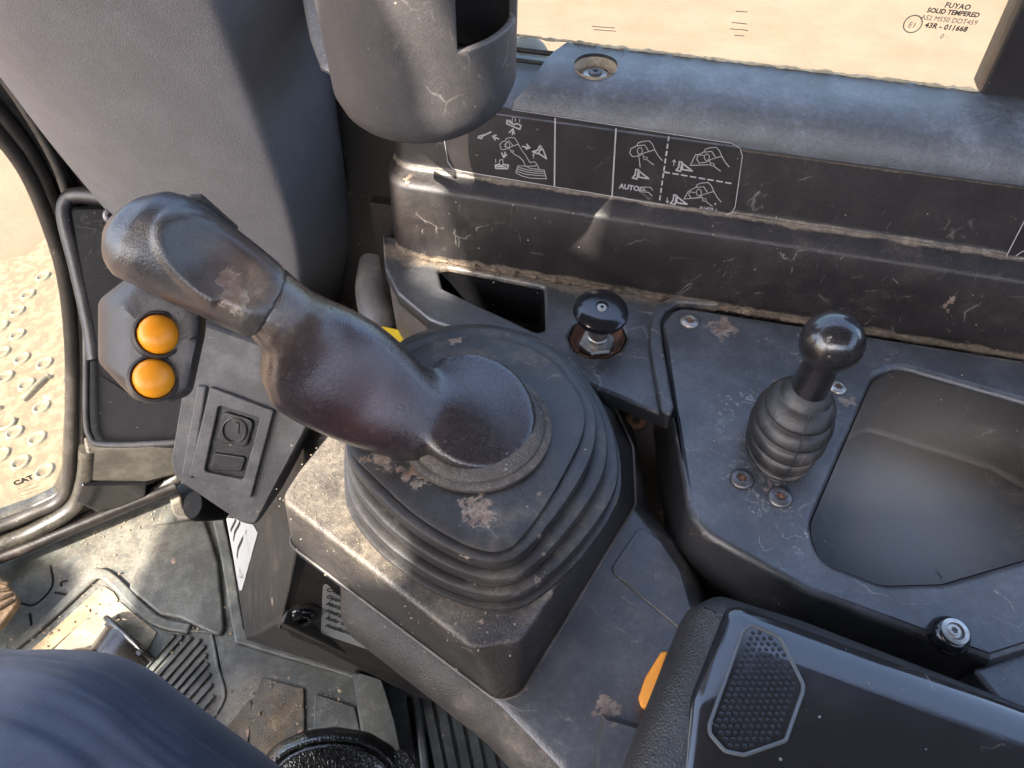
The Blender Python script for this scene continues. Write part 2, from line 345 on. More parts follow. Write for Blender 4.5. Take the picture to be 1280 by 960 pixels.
M['pillar'] = worn('grey_pillar_cover', (.130, .129, .138, 1), .5, speck=1.2, mottle=.12, lowb=.3, dust=.12, mud=0, hair=.1, grain=.6, gscale=1500, film=.05, specks=.35, scuffs=.2)
M['cup'] = worn('dusty_cup_holder', (.056, .051, .053, 1), .55, mottle=.2, lowb=.3, speck=.3, dust=.35, mud=0, hair=.9, grain=.3, gscale=1500, film=.2, scuffs=1.2)
M['key'] = worn('grey_switch_housing', (.085, .085, .088, 1), .55, dust=.4, mud=0, hair=.4, grain=.3, gscale=900, film=.16)
M['keydark'] = worn('dark_switch', (.012, .012, .012, 1), .4, dust=.5, mud=.1, hair=.9, grain=.2, film=.03, specks=1.0)
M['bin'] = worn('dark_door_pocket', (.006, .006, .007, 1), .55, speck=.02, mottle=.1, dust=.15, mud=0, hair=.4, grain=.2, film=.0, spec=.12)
M['binrim'] = worn('dusty_pocket_rim', (.05, .05, .05, 1), .55, dust=.4, hair=.4, film=.2)
M['seal'] = worn('rubber_window_seal', (.014, .013, .012, 1), .45, dust=.35, mud=.1, hair=.2, grain=.2, film=.12, specks=1.0, upw=.2)
M['frame'] = worn('black_painted_frame', (.012, .011, .010, 1), .25, dust=.55, mud=.3, hair=.5, grain=.1, film=.15, specks=1.0, spec=.7, upw=.4, dustcol=(.42, .37, .28, 1))
M['mat'] = worn('rubber_floor_mat', (.068, .076, .073, 1), .5, dust=.5, speck=.35, mottle=.5, dusty=[(PZ(150, 690, .1), .12, .4), (PZ(310, 880, .1), .07, .5)], mud=.25, hair=.35, grain=.4, gscale=500, film=.18, specks=.9, dustcol=(.25, .25, .21, 1))
M['matpale'] = worn('dusty_mat_edge', (.16, .16, .15, 1), .7, dust=.8, mud=.2, hair=.3, grain=.4, gscale=500, film=.4, dustcol=(.46, .39, .28, 1))
M['sandfill'] = worn('caked_sand', (.34, .25, .14, 1), .9, dust=.6, mud=.8, hair=0, grain=1.0, gscale=300, film=.3, dustcol=(.52, .42, .27, 1))
M['pedal'] = worn('black_steel_pedal', (.018, .018, .020, 1), .2, dust=.35, mud=.15, hair=.4, grain=.05, film=.05, spec=.9)
M['wood'] = worn('muddy_pedal_pad', (.33, .22, .12, 1), .8, dust=.4, mud=.4, hair=0, grain=1, gscale=300, film=.2)
M['lower'] = worn('lower_console_plastic', (.026, .024, .023, 1), .42, dust=.45, mud=.1, hair=.8, grain=.3, gscale=1000, film=.06, upw=.2)
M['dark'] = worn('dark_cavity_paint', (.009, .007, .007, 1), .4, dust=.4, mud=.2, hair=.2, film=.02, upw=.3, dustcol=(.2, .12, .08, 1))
M['armrest'] = worn('textured_armrest', (.020, .020, .021, 1), .48, dust=.15, mud=0, hair=.05, grain=1.1, gscale=850, film=.05, specks=.1, spec=.6)
M['knob'] = simple('gloss_black_knob', (.012, .012, .014, 1), .16, spec=.7, var=.3, bump=.02)
M['knob2'] = worn('satin_black_ball', (.016, .015, .017, 1), .20, dust=.1, hair=.1, grain=.05, film=.03, specks=.4, spec=.8)
M['steel'] = simple('dull_zinc_steel', (.50, .47, .43, 1), .38, metal=.9, var=.6, bump=.3, bs=500)
M['rust'] = simple('rusty_recess', (.22, .105, .06, 1), .75, var=.6, bump=.5, bs=400)
M['screw'] = simple('dark_screw', (.16, .15, .15, 1), .38, metal=.7, var=.6, bump=.2, bs=600)
M['dusty'] = simple('sandy_recess', (.52, .41, .29, 1), .9, var=.5, bump=.8, bs=700)
M['orange'] = simple('amber_button', (.95, .33, .012, 1), .38, spec=.5, var=.10, bump=.03, bs=200)
M['amber'] = simple('amber_tab', (.72, .28, .03, 1), .5, var=.2)
M['yellow'] = simple('yellow_paint', (.75, .52, .02, 1), .5, var=.2)
M['white'] = simple('white_sticker', (.42, .42, .41, 1), .5, var=.12, bump=.03)
M['ink'] = simple('black_ink', (.03, .03, .03, 1), .6, var=0, bump=0)
M['fadeink'] = simple('faded_ink', (.16, .145, .12, 1), .8, var=.4, bump=0)
M['print'] = simple('white_print', (.42, .40, .39, 1), .6, var=.3, bump=0, bs=900)
M['greyprint'] = simple('grey_print', (.22, .20, .20, 1), .6, var=.3, bump=0, bs=900)
M['decal'] = worn('black_decal_film', (.020, .016, .017, 1), .42, dust=.2, hair=.7, grain=.05, film=.05, scuffs=.6, specks=.3)
M['film'] = worn('gloss_black_film', (.010, .011, .014, 1), .10, rvar=.14, dust=.10, mud=0, hair=.5, grain=.015, film=.02, specks=.5, mottle=.1, lowb=.25, scuffs=.4, speck=.03, coat=.3, spec=.8)
M['rim'] = simple('grey_rim', (.07, .075, .08, 1), .35, var=.2, spec=.7)

def proj(p):
    q = Vector(p) - CAM; t = q.dot(FW); return 640 + FPX * q.x / t, 480 - FPX * q.dot(UPV) / t, t
def z_above(px, py, z, py2):
    """height at which the vertical line through the point seen at (px,py,z) is seen on row py2"""
    p = PZ(px, py, z); k = (480 - py2) / FPX; d = FW + UPV * k
    return CAM.z + d.z * (p.y / d.y)
def ploft(name, rings, mat, parent=None, sub=0, cap0=True, cap1=True, seg=5, angle=40):
    """rings of (pixel polygon, corner radius px, depth or list of depths)"""
    RR = []
    for px, r, t in rings:
        lp = round_poly(px, r, seg); n = len(px)
        ts = t if isinstance(t, (list, tuple)) else [t] * n
        out = []
        for i, p in enumerate(lp): out.append(PD(p.x, p.y, ts[i // (seg + 1)]))
        RR.append(out)
    me = loft_me(RR, cap0, cap1, angle=angle)
    if sub: me = shade(bake(me, [('SUBSURF', dict(levels=sub, render_levels=sub))]), 60)
    return link(name, me, mat, parent)
def patch_me(grid, thick=.004, sub=2, crease=None):
    """open surface from a grid of world points, thickened away from the camera"""
    n = len(grid[0]); V = [p for r in grid for p in r]; Fc = [(i * n + j, i * n + j + 1, (i + 1) * n + j + 1, (i + 1) * n + j) for i in range(len(grid) - 1) for j in range(n - 1)]
    me = bpy.data.meshes.new('p'); me.from_pydata([tuple(v) for v in V], [], Fc); me.update()
    if sum(((CAM - p.center).dot(p.normal) for p in me.polygons)) < 0: me.flip_normals()
    mods = [('SUBSURF', dict(levels=sub, render_levels=sub))] if sub else []
    return shade(bake(me, mods + [('SOLIDIFY', dict(thickness=thick, offset=-1))]), 50)

ZF0 = .07
# ------------------------------------------------------------------ the right-hand side wall of the cab
W0 = Vector((-.113, .53, .67)); WD = Vector((.970, -.242, 0)); NO = Vector((.242, .970, 0))
def wp(u, s, z): return W0 + WD * u + NO * s + Vector((0, 0, z - W0.z))
def u_for_px(px, s, z):
    b = wp(0, s, z) - CAM; k = (px - 640) / FPX
    return (k * b.dot(FW) - b.x) / (WD.x - k * WD.dot(FW))
wall = thing('side_trim', 'black moulded side trim running under the window with its rounded ledge and picture decals', 'cab trim', wp(.25, .03, .67))
prof = [(.030, .60), (.0, .60), (-.001, .668), (.001, .70), (.004, .738), (.006, .7415), (.012, .7435), (.019, .746), (.0225, .749), (.0235, .753), (.032, .798), (.033, .802)]
rings = []
UL = u_for_px(479, .004, .72)
for k in range(8):
    a = math.pi / 2 * (1 - k / 7)
    rr = .022; rings.append([wp(UL + rr * (1 - math.sin(a)), s + rr * (1 - math.cos(a)) * 0 + rr * (1 - math.cos(a - 0)) , z) for s, z in prof])
rings.append([wp(.95, s, z) for s, z in prof])
link('trim_body', patch_me(rings, .004, 0), M['wall'], wall)
# lower shelf strip left of the ledge cap
low = [(.031, .800), (.038, .806), (.050, .812), (.075, .814), (.098, .814)]
link('ledge_step', patch_me([[wp(UL + .01, s, z) for s, z in low], [wp(.30, s, z) for s, z in low]], .004, 0), M['ledge'], wall)
capp = [(.0318, .7995, 634), (.033, .8045, 636), (.036, .811, 640), (.0405, .8175, 652), (.047, .8225, 662), (.056, .8262, 670), (.066, .828, 677), (.080, .829, 688), (.099, .829, 706)]
# a rounded left end: a lip that drops to the step below
lip = [[wp(u_for_px(x, s, z) - .002, s + .0005, z - .012) for s, z, x in capp], [wp(u_for_px(x, s, z), s, z - .004) for s, z, x in capp],
       [wp(u_for_px(x, s, z) + .002, s, z) for s, z, x in capp], [wp(.26, s, z) for s, z, x in capp], [wp(.95, s, z) for s, z, x in capp]]
me = patch_me(lip, .003, 0)
RC = wp(0, 0, 0); dd = ray(745, 80); RC = CAM + dd * ((.829 - CAM.z) / dd.z)
cut = lathe_me([(.0165, -.03), (.0165, .02)], RC, (0, 0, 1), 40)
co = bpy.data.objects.new('cut', cut); COL.objects.link(co)
me = shade(bake(me, [('BOOLEAN', dict(object=co, operation='DIFFERENCE', solver='EXACT'))]), 45); bpy.data.objects.remove(co)
link('ledge_cap', me, M['ledge'], wall)
rec = link('screw_recess', lathe_me([(.0172, -.0012), (.0166, -.004), (.0155, -.012), (.0, -.0125)], RC, (0, 0, 1), 36, False, False), M['dusty'], wall)
link('washer', lathe_me([(.0105, -.012), (.0105, -.009), (.009, -.0075), (.0045, -.0072)], RC, (0, 0, 1), 32), M['steel'], rec)
def star_screw(name, c, axis, r, mat, parent, h=.0025, ring=None, pit=None):
    """domed screw head with a six-lobed socket"""
    x, y, a = frame_of(axis); c = Vector(c); n = 36
    s = parent
    def rg(rad, hh, lob=0): return [c + a * hh + (x * math.cos(2 * math.pi * k / n) + y * math.sin(2 * math.pi * k / n)) * (rad * (1 + lob * math.cos(6 * 2 * math.pi * k / n))) for k in range(n)]
    o = link(name, loft_me([rg(r, 0), rg(r, h * .35), rg(r * .86, h * .8), rg(r * .6, h), rg(r * .46, h * 1.02), rg(r * .40, h * .95, .16), rg(r * .36, h * .2, .16)], False, True, angle=50), mat, s)
    if pit: link('socket', loft_me([rg(r * .35, h * .25, .16), rg(r * .2, h * .3)], False, True), pit, o)
    return o
star_screw('screw', RC + Vector((0, 0, -.0075)), (0, 0, 1), .0052, M['screw'], rec, pit=M['rust'])
tube('ledge_groove', [wp(u_for_px(x, .0318, .7992), .0312, .7992) for x in (634, 900, 1350)], .0005, M['decal'], wall)

# decal on the sloping face: plane through three points of the face
DPL = Plane(wp(.15, .0235, .753), wp(.45, .0235, .753), wp(.15, .032, .798))
def crop(sc, x0, y0): return lambda L: [(x0 + x / sc, y0 + y / sc) for x, y in L]
A_ = crop(3.2, 540, 130); B_ = crop(9.143, 560, 130); C_ = crop(7.529, 760, 160)
dec = slab('operating_decal', DPL, [(548, 122), (560, 208), (578, 214), (905, 270), (917, 262), (928, 188), (915, 179)], .0004, M['decal'], wall, bev=.0001, r=.004, off=.0007)
dec['label'] = 'black picture decal of lever directions under the ledge'
def oval(cx, cy, rx, ry, n=20, rot=0): return [(cx + rx * math.cos(t) * math.cos(rot) - ry * math.sin(t) * math.sin(rot), cy + rx * math.cos(t) * math.sin(rot) + ry * math.sin(t) * math.cos(rot)) for t in [2 * math.pi * k / n for k in range(n + 1)]]
OFFP = .0014
thin, mid = [], []
thin += [[(548, 122), (556, 180), (560, 203), (566, 211), (578, 214), (905, 269), (915, 266), (919, 258), (928, 195), (925, 185), (914, 179), (640, 137)]]
mid += [[(694, 148), (693, 233)], [(770, 161), (765, 246)]]
for k in range(9):
    a, b_ = k / 9, k / 9 + .06; mid.append([(836 - 12 * a, 171 + 83 * a), (836 - 12 * b_, 171 + 83 * b_)])
for k in range(8):
    a, b_ = k / 8, k / 8 + .075; mid.append([(830 + 88 * a, 215 + 15 * a), (830 + 88 * b_, 215 + 15 * b_)])
gripL = [[(600, 500), (595, 460), (620, 430), (650, 425), (665, 395), (720, 382), (760, 388), (790, 430), (805, 460)], [(600, 500), (615, 522), (650, 520), (690, 505), (740, 480), (805, 460)],
         [(805, 460), (850, 540), (890, 590), (935, 668), (990, 660), (1010, 680), (1040, 740)], [(700, 510), (725, 545), (760, 575), (820, 610), (860, 650), (885, 710)],
         [(655, 500), (650, 465), (675, 430), (700, 422), (740, 475)], oval(682, 470, 22, 30), oval(735, 540, 16, 10)]
boot = [[(800, 705), (775, 785), (850, 825), (950, 848), (1125, 855), (1100, 755), (940, 735), (885, 710), (800, 705)], [(800, 722), (900, 750), (1000, 765), (1105, 772)], [(792, 742), (900, 775), (1000, 790), (1110, 795)], [(785, 765), (880, 800), (1000, 815), (1115, 822)], [(885, 712), (1000, 708), (1012, 690)]]
thin += [B_(l) for l in gripL + boot]
mid += [B_(l) for l in ([(850, 485), (935, 500)], [(900, 460), (935, 500), (890, 515)], [(735, 350), (742, 290)], [(700, 325), (742, 285), (758, 340)], [(580, 400), (510, 368)], [(550, 355), (510, 368), (540, 410)], [(640, 600), (655, 550)], [(615, 560), (636, 612), (672, 578)])]
mid += [B_(l) for l in ([(965, 545), (1030, 570), (1070, 490), (1050, 478), (1020, 530), (965, 545)], [(1030, 560), (1125, 625), (1085, 515), (1060, 525)])]
thin += [B_(l) for l in ([(975, 620), (978, 570)], [(965, 585), (978, 570), (990, 585)], [(545, 630), (543, 668)], [(820, 170), (818, 210)], [(590, 640), (625, 635), (630, 680)], [(590, 640), (585, 690)], [(735, 150), (770, 160), (768, 200)], [(735, 155), (735, 200)])]
mid += [B_(l) for l in ([(540, 700), (545, 735), (680, 740), (690, 700), (640, 690), (610, 705), (580, 690), (540, 700)], [(560, 712), (660, 720)], [(675, 185), (670, 225), (820, 290), (835, 245), (790, 225), (750, 235), (710, 190), (675, 185)], [(690, 205), (740, 225)], [(340, 385), (380, 395), (400, 365), (490, 320)], [(350, 370), (420, 350)])]
def hand(dx, dy, s=1.0, leaf=True):
    f = lambda L: C_([(dx + x * s, dy + y * s) for x, y in L])
    r = [f(l) for l in ([(205, 235), (215, 195), (270, 168), (285, 140), (330, 125), (390, 122), (420, 155), (440, 205), (340, 235), (290, 262), (230, 270), (205, 235)], [(270, 168), (345, 160), (380, 212)], [(440, 205), (475, 265), (510, 305)], oval(300, 215, 24, 30), oval(352, 285, 18, 12), [(322, 250), (340, 275)], [(368, 300), (400, 325), (428, 345)])]
    return r
thin += hand(0, 0) + [C_([(288, 250), (303, 368)])] + hand(630, 60) + hand(555, 392) + [C_([(825, 250), (775, 352), (965, 345)]), C_([(825, 250), (900, 258)]), C_([(755, 598), (715, 668), (890, 655)]), C_([(755, 598), (820, 608)])]
def blade(dx, dy): return [C_([(dx + x, dy + y) for x, y in l]) for l in ([(230, 470), (255, 440), (262, 388), (288, 395), (272, 480), (230, 470)], [(285, 400), (385, 478), (290, 462), (290, 405)])]
mid += blade(0, 0) + blade(410, -72) + blade(358, 240)
thin += [C_(l) for l in ([(618, 355), (625, 300)], [(605, 318), (625, 300), (636, 322)], [(556, 655), (560, 705)], [(546, 685), (560, 705), (572, 687)], [(290, 565), (350, 555), (400, 560), (420, 585)], [(300, 590), (340, 575), (345, 560)], [(300, 600), (380, 605), (415, 640)], [(320, 585), (360, 590)])]
thin.append(oval(916 - 22, 255, .8, .8, 6))
tm = ribbon_me(DPL, thin, .00055, OFFP); mm_ = ribbon_me(DPL, mid, .0011, OFFP + .0001)
print_ = link('white_pictograms', join_me([tm, mm_]), M['print'], dec)
def dtext(s, px, py, size, **kw):
    o0 = DPL.hit(px, py, OFFP); return text_me(s, o0, WD, DPL.v if DPL.v.z > 0 else -DPL.v, size, **kw)
DU = WD; 
link('lettering', join_me([dtext('AUTO/', *C_([(103, 566)])[0], .0056, bold=.0002), dtext('511-8779  1', *C_([(862, 757)])[0], .0027, bold=.0001)]), M['print'], dec)
dec2 = slab('lever_decal', DPL, [(1258, 322), (1262, 330), (1420, 352), (1420, 250), (1300, 238)], .0004, M['decal'], wall, bev=.0001, r=.004, off=.0007)
dec2['label'] = 'black decal cut by the right edge of the picture'
link('white_pictograms', ribbon_me(DPL, [[(1420, 250), (1300, 238), (1258, 320), (1262, 328), (1275, 331), (1420, 352)], [(1270, 320), (1278, 314), (1290, 316), (1300, 308)], [(1274, 323), (1290, 324)]], .0007, OFFP), M['print'], dec2)

M['dustline'] = worn('settled_dust', (.10, .085, .075, 1), .8, dust=1.0, mud=.3, film=.35, grain=1, gscale=500, hair=.2, specks=1.0, dustcol=(.34, .27, .2, 1))
random.seed(11)
def deposit(name, u0, u1, s, z, r, amp, mat, n=170):
    ph_ = [random.uniform(0, 6) for _ in range(4)]
    rad = lambda f: max(.0004, r * (.55 + amp * (.5 * math.sin(f * 37 + ph_[0]) * math.sin(f * 91 + ph_[1]) + .4 * math.sin(f * 173 + ph_[2]) * math.sin(f * 59 + ph_[3]))))
    return tube(name, [wp(u0 + (u1 - u0) * k / n, s + random.uniform(-.0004, .0004), z + random.uniform(-.0003, .0003)) for k in range(n + 1)], rad, mat, wall, 8)
deposit('dust_line', UL + .02, .95, .0070, .7402, .0011, .8, M['dustline'])
deposit('dust_line', UL + .03, .95, .0222, .7486, .0009, .9, M['dustline'])
M['crust'] = worn('brown_crusted_dirt', (.13, .085, .055, 1), .85, dust=.8, mud=.5, film=.3, grain=1, gscale=400, specks=1.0, dustcol=(.40, .31, .21, 1))
deposit('dirt_crust', UL + .03, u_for_px(1010, 0, .67), -.0012, .6718, .0028, .9, M['crust'], 260)


# side window: glass standing behind the ledge, print, dirty seal
win = thing('side_window', 'dusty side window pane with printed safety mark above the black ledge', 'window', wp(.25, .112, .80))
gm, gnt, _ = mat_new('dusty_window_glass'); gb = NB(gnt); gtc = gb.n('ShaderNodeTexCoord').outputs['Object']
tr = gb.n('ShaderNodeBsdfTransparent'); tr.inputs[0].default_value = (.90, .93, .90, 1); gl = gb.n('ShaderNodeBsdfGlossy'); gl.inputs['Roughness'].default_value = .03
fr = gb.n('ShaderNodeFresnel'); fr.inputs[0].default_value = 1.45; ms = gb.n('ShaderNodeMixShader'); ggeo = gb.n('ShaderNodeNewGeometry'); gb.l(gb.m('MULTIPLY', fr.outputs[0], gb.m('SUBTRACT', 1.0, ggeo.outputs['Backfacing'])), ms.inputs[0]); gb.l(tr.outputs[0], ms.inputs[1]); gb.l(gl.outputs[0], ms.inputs[2])
df = gb.n('ShaderNodeBsdfDiffuse'); df.inputs[0].default_value = (.55, .47, .35, 1)
tl = gb.n('ShaderNodeBsdfTranslucent'); tl.inputs[0].default_value = (.75, .66, .5, 1); am = gb.n('ShaderNodeMixShader'); am.inputs[0].default_value = .6; gb.l(df.outputs[0], am.inputs[1]); gb.l(tl.outputs[0], am.inputs[2])
ms2 = gb.n('ShaderNodeMixShader'); gb.l(gb.ramp(gb.noise(gtc, 30, 6, .7), .35, .8, .03, .12), ms2.inputs[0]); gb.l(ms.outputs[0], ms2.inputs[1]); gb.l(am.outputs[0], ms2.inputs[2])
go = gb.n('ShaderNodeOutputMaterial'); gb.l(ms2.outputs[0], go.inputs[0]); M['glass'] = gm
SG = .101
d0 = wp(0, SG, .80)
GPL = Plane(wp(.2, SG, .82), wp(.5, SG, .82), wp(.2, SG + .012, 1.02))
slab('glass_pane', GPL, [(560, 70), (1221, 112), (1221 + 60, -12), (1290, -160), (520, -160)], .005, M['glass'], win, bev=.0008, r=.004)
v = GPL.v if GPL.v.z > 0 else -GPL.v
def gt(s, px, py, size, mat=M['ink'], **kw): return text_me(s, GPL.hit(px, py, .0006), WD, v, size, shear=.12, **kw)
ptx = [gt('FUYAO', 1180, 9, .0047, bold=.00014, spacing=1.1), gt('SOLID TEMPERED', 1158, 15, .0043, bold=.00015, spacing=1.0), gt('43R - 011668', 1155, 34, .0048, bold=.00016, spacing=1.05)]
pt2 = [gt('C S O', 1187, -2, .005), gt('AS2 M550 DOT459', 1150, 24, .0045), gt('0 \u00b7\u00b7', 1174, 48, .0046), gt('E1', 1134, 34, .0052)]
pr = link('safety_mark', join_me(ptx), M['ink'], win)
link('safety_mark', join_me(pt2), M['fadeink'], win)
cc = GPL.hit(1141, 30, .0006); rc = .0058
lp = [cc + WD * math.cos(t) * rc + v * math.sin(t) * rc for t in [2 * math.pi * k / 40 for k in range(40)]]
tube('approval_ring', lp, .0004, M['fadeink'], win, n=6, closed=True)
link('faded_label', ribbon_me(GPL, [[(740, 33), (768, 35)], [(742, 37), (770, 39)], [(915, 28), (933, 30)], [(913, 36), (935, 38)], [(918, 44), (930, 45)], [(920, 14), (934, 15)]], .0006, .0006), M['fadeink'], win)
# crusted sealant along the foot of the pane: uneven bead
random.seed(3); pts = []
uA, uB = u_for_px(600, SG - .003, .83), u_for_px(1223, SG - .003, .83)
N = 130
for k in range(N + 1):
    u = uA + (uB - uA) * k / N; pts.append(wp(u, SG - .0035 + random.uniform(-.0004, .0004), .8300 + random.uniform(-.0005, .0006)))
M['sealant'] = simple('crusted_sealant', (.55, .47, .32, 1), .9, var=.8, bump=.9, bs=260)
tube('sealant_bead', pts, lambda f: .0011 + .0003 * math.sin(f * 91) + .0003 * math.sin(f * 213), M['sealant'], win, n=8)
for k, (s_, z_, r_) in enumerate(((SG - .006, .820, .0022), (SG - .016, .8165, .0018))):
    tube('rubber_seal', [wp(UL, s_, z_), wp(.26, s_, z_)], r_, M['seal'], win)
# window post at the right
PPL = Plane(wp(.2, SG - .006, .82), wp(.5, SG - .006, .82), wp(.2, SG + .006, 1.02))
post = slab('window_post', PPL, [(1224, 122), (1282, -6), (1360, -160), (1700, -160), (1700, 190)], .03, M['wall'], None, bev=.002, r=.002)
tag(post, 'black cab post with fine scratches at the right end of the side window', 'cab post')
# knob on the ledge far left, half behind the cup holder
kc = PD(660, 72, .74)
kn = lathe('window_catch', [(.0, -.016), (.016, -.014), (.021, -.004), (.021, .004), (.017, .010), (.010, .013), (0, .014)], kc, (.3, -.4, 1), worn('dusty_catch', (.12, .12, .12, 1), .5, dust=1, mud=1, film=.4), None, 28, cap0=False, cap1=False)
tag(kn, 'dusty black round window catch beside the cup holder', 'window catch')

# ------------------------------------------------------------------ consoles under the wall
ZC = .670
con = thing('front_console', 'dirty black console shelf with open slot left of the pull knob', 'console', PZ(690, 400, .62))
PC = HP(ZC); knobhole = [(747 + 37 * math.cos(t), 421 + 27 * math.sin(t)) for t in [2 * math.pi * k / 10 for k in range(10)]]
slot = [(547, 336), (560, 334), (680, 358), (682, 412), (671, 415), (553, 360)]
slab('shelf', PC, [(478, 292), (560, 310), (700, 340), (846, 366), (846, 520), (836, 522), (700, 466), (600, 426), (535, 398), (497, 366), (481, 335)], .016, M['console'], con, bev=.003, r=[.002, 0, 0, 0, .006, .006, .01, .02, .02, .02, .015], holes=[slot, knobhole], holer=.006)
def pocket(name, px, z0, z1, inset, r, mat, parent, skew=(0, 0), seg=6):
    P = [PZ(x, y, z0) for x, y in px]; lp = [Vector((q.x, q.y, 0)) for q in round_poly([(p.x, p.y) for p in P], r, seg)]
    rings = []; n = 6
    base = offset_loop(lp, -.0006)
    for z, o_ in ((z0 - .004, 0), (z0 - .012, -inset * .1), (z1 + .014, -inset * .8), (z1 + .006, -inset * .92), (z1 + .0015, -inset - .0015), (z1, -inset - .004)):
        f = (z0 - z) / (z0 - z1); rings.append([p + Vector((skew[0] * f, skew[1] * f, z)) for p in offset_loop(base, o_)])
    ce = sum(rings[-1], Vector()) / len(rings[-1]); rings += [[p.lerp(ce, k_) for p in rings[-1]] for k_ in (.5, .98)]
    me = loft_me(rings, False, True, angle=60); me.flip_normals(); return link(name, me, mat, parent)
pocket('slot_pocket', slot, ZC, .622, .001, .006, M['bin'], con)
pocket('knob_well', knobhole, ZC, .655, .001, .006, M['rust'], con)
# raised rim round the joint with the next console
slab('raised_rim', HP(.677), [(813, 400), (820, 379), (850, 366), (900, 372), (898, 381), (850, 377), (832, 388), (826, 402), (829, 430), (843, 508), (838, 520), (826, 513), (812, 430)], .010, M['console'], con, bev=.0025, r=.004)
# pale curved flank below the shelf
fl = smooth_path([PZ(x, y, .655) for x, y in ((480, 322), (484, 350), (500, 377), (532, 403), (575, 422))], 6)
me = patch_me([[p + Vector((0, 0, dz)) + NO * .004 for p in fl] for dz in (0, -.03, -.07)], .003, 0)
link('flank', me, worn('pale_console_flank', (.12, .105, .10, 1), .5, dust=.4, film=.25), con)

pk = thing('pull_knob', 'glossy black round pull knob on a hexagon nut in the console shelf', 'pull knob', PZ(747, 424, .660))
kb = PZ(747, 424, .672)
link('lock_nut', loft_me([[kb + Vector((math.cos(a) * r_, math.sin(a) * r_, h)) for a in [math.pi / 3 * k + .15 for k in range(6)]] for r_, h in ((.0145, -.014), (.0148, -.003), (.0136, -.001), (.0095, -.0008))], True, True, angle=20), M['steel'], pk)
zk = z_above(747, 424, .672, 389)
lathe('stem', [(.0085, -.004), (.0085, .004), (.0075, .005), (.0075, zk - kb.z - .004)], kb, (0, 0, 1), M['steel'], pk, 24)
kt = Vector((kb.x, kb.y, zk))
lathe('knob_cap', [(.008, -.007), (.015, -.0068), (.0196, -.0045), (.0212, -.0012), (.0205, .0018), (.0170, .0042), (.011, .0055), (.0052, .0058), (.005, .0044), (.0, .0042)], kt, (.05, -.12, 1), M['knob'], pk, 48, cap0=True, cap1=False)
star_screw('centre_screw', kt + Vector((.0002, -.0006, .0043)), (.05, -.12, 1), .0042, M['steel'], pk, h=.0015, pit=M['ink'])

ZP = .676
tray = thing('storage_console', 'grey black console plate with screws and deep storage tray at the right', 'console', PZ(1050, 600, .60))
trayhole = [(1092, 470), (1122, 457), (1300, 508), (1400, 560), (1400, 660), (1280, 699), (1180, 728), (1105, 730), (1025, 700), (1012, 655)]
slab('console_plate', HP(ZP), [(827, 402), (846, 381), (1300, 452), (1500, 480), (1500, 745), (1240, 827), (1010, 741), (884, 670), (860, 642), (841, 520)], .08, M['console'], tray, bev=.005, r=[.012, .018, 0, 0, 0, .004, .02, .03, .02, .03], holes=[trayhole], holer=[.02, .02, .03, .02, .02, .02, .03, .02, .02, .03], res=4)
pocket('storage_tray', trayhole, ZP, .600, .002, [.02, .02, .03, .02, .02, .02, .03, .02, .02, .03], worn('storage_tray_plastic', (.034, .031, .031, 1), .5, dust=.5, hair=.6, film=.16, scuffs=.9, tint=[(PZ(1130, 640, .60), .12, .95, (.34, .33, .31, 1))]), tray)
slab('console_underside', HP(.585), [(850, 600), (1500, 700), (1500, 1400), (1100, 1300), (830, 780)], .01, M['dark'], tray, bev=.001)
slab('end_cover', HP(.668), [(1215, 836), (1300, 798), (1500, 740), (1500, 960), (1300, 940)], .03, M['console'], tray, bev=.003, r=.004)
for (x, y, r_, m_, pit) in ((862, 402, .0078, 'steel', 'rust'), (927, 599, .0082, 'screw', 'rust'), (975, 622, .0084, 'screw', 'rust'), (1016, 464, .0062, 'screw', 'ink'), (1047, 485, .0068, 'steel', 'rust')):
    star_screw('screw', PZ(x, y, ZP + .0003), (0, 0, 1), r_, M[m_], tray, h=.0026, pit=M[pit])
bs = PZ(1183, 797, ZP)
bb = lathe('button_head_bolt', [(.0115, 0), (.0118, .003), (.0105, .007), (.0085, .0095), (.0072, .010)], bs, (.05, -.05, 1), M['knob'], tray, 36)
lathe('bolt_ring', [(.0078, .0095), (.0078, .0108), (.0052, .0112), (.0048, .009)], bs, (.05, -.05, 1), M['steel'], bb, 32)
star_screw('socket_screw', bs + Vector((0, 0, .0095)), (.05, -.05, 1), .0046, M['steel'], bb, h=.0014, pit=M['rust'])

# ball lever
lv = thing('ball_lever', 'short lever with shiny black ball knob and ribbed rubber gaiter', 'lever', PZ(975, 560, ZP))
b0 = PZ(972, 560, ZP); zt = .775; dball = PZ(1040, 428, zt)
tt = (PZ(1040, 428, zt) - CAM).dot(FW); rb = 39.5 * tt / FPX
ball = [(rb * math.sin(math.pi * k / 24), -rb * math.cos(math.pi * k / 24)) for k in range(25)]
lathe('ball_knob', ball, dball, dball - b0, M['knob2'], lv, 48, cap0=False, cap1=False, angle=80)
gtop = PZ(1013, 483, .733)
ax = (dball - gtop).normalized()
lathe('lever_shaft', [(.0125, -.012), (.0122, .0), (.0112, .02), (.0108, (dball - gtop).length - rb * .8)], gtop, dball - gtop, M['knob2'], lv, 28)
rings = []
def goval(f, k, dz=0):
    c = b0.lerp(gtop, f); nn = 40; rx = .0205 * (1 - f) + .0130 * f + .0085 * math.sin(math.pi * f * .95); ry = .027 * (1 - f) + .0130 * f + .008 * math.sin(math.pi * f)
    t = f * .9; axx = Vector((0, 0, 1)).lerp(ax, f).normalized(); x, y, a = frame_of(axx, (1, 0, 0))
    return [c + (x * math.cos(2 * math.pi * i / nn) * (rx + k) + y * math.sin(2 * math.pi * i / nn) * (ry + k)) + a * dz for i in range(nn)]
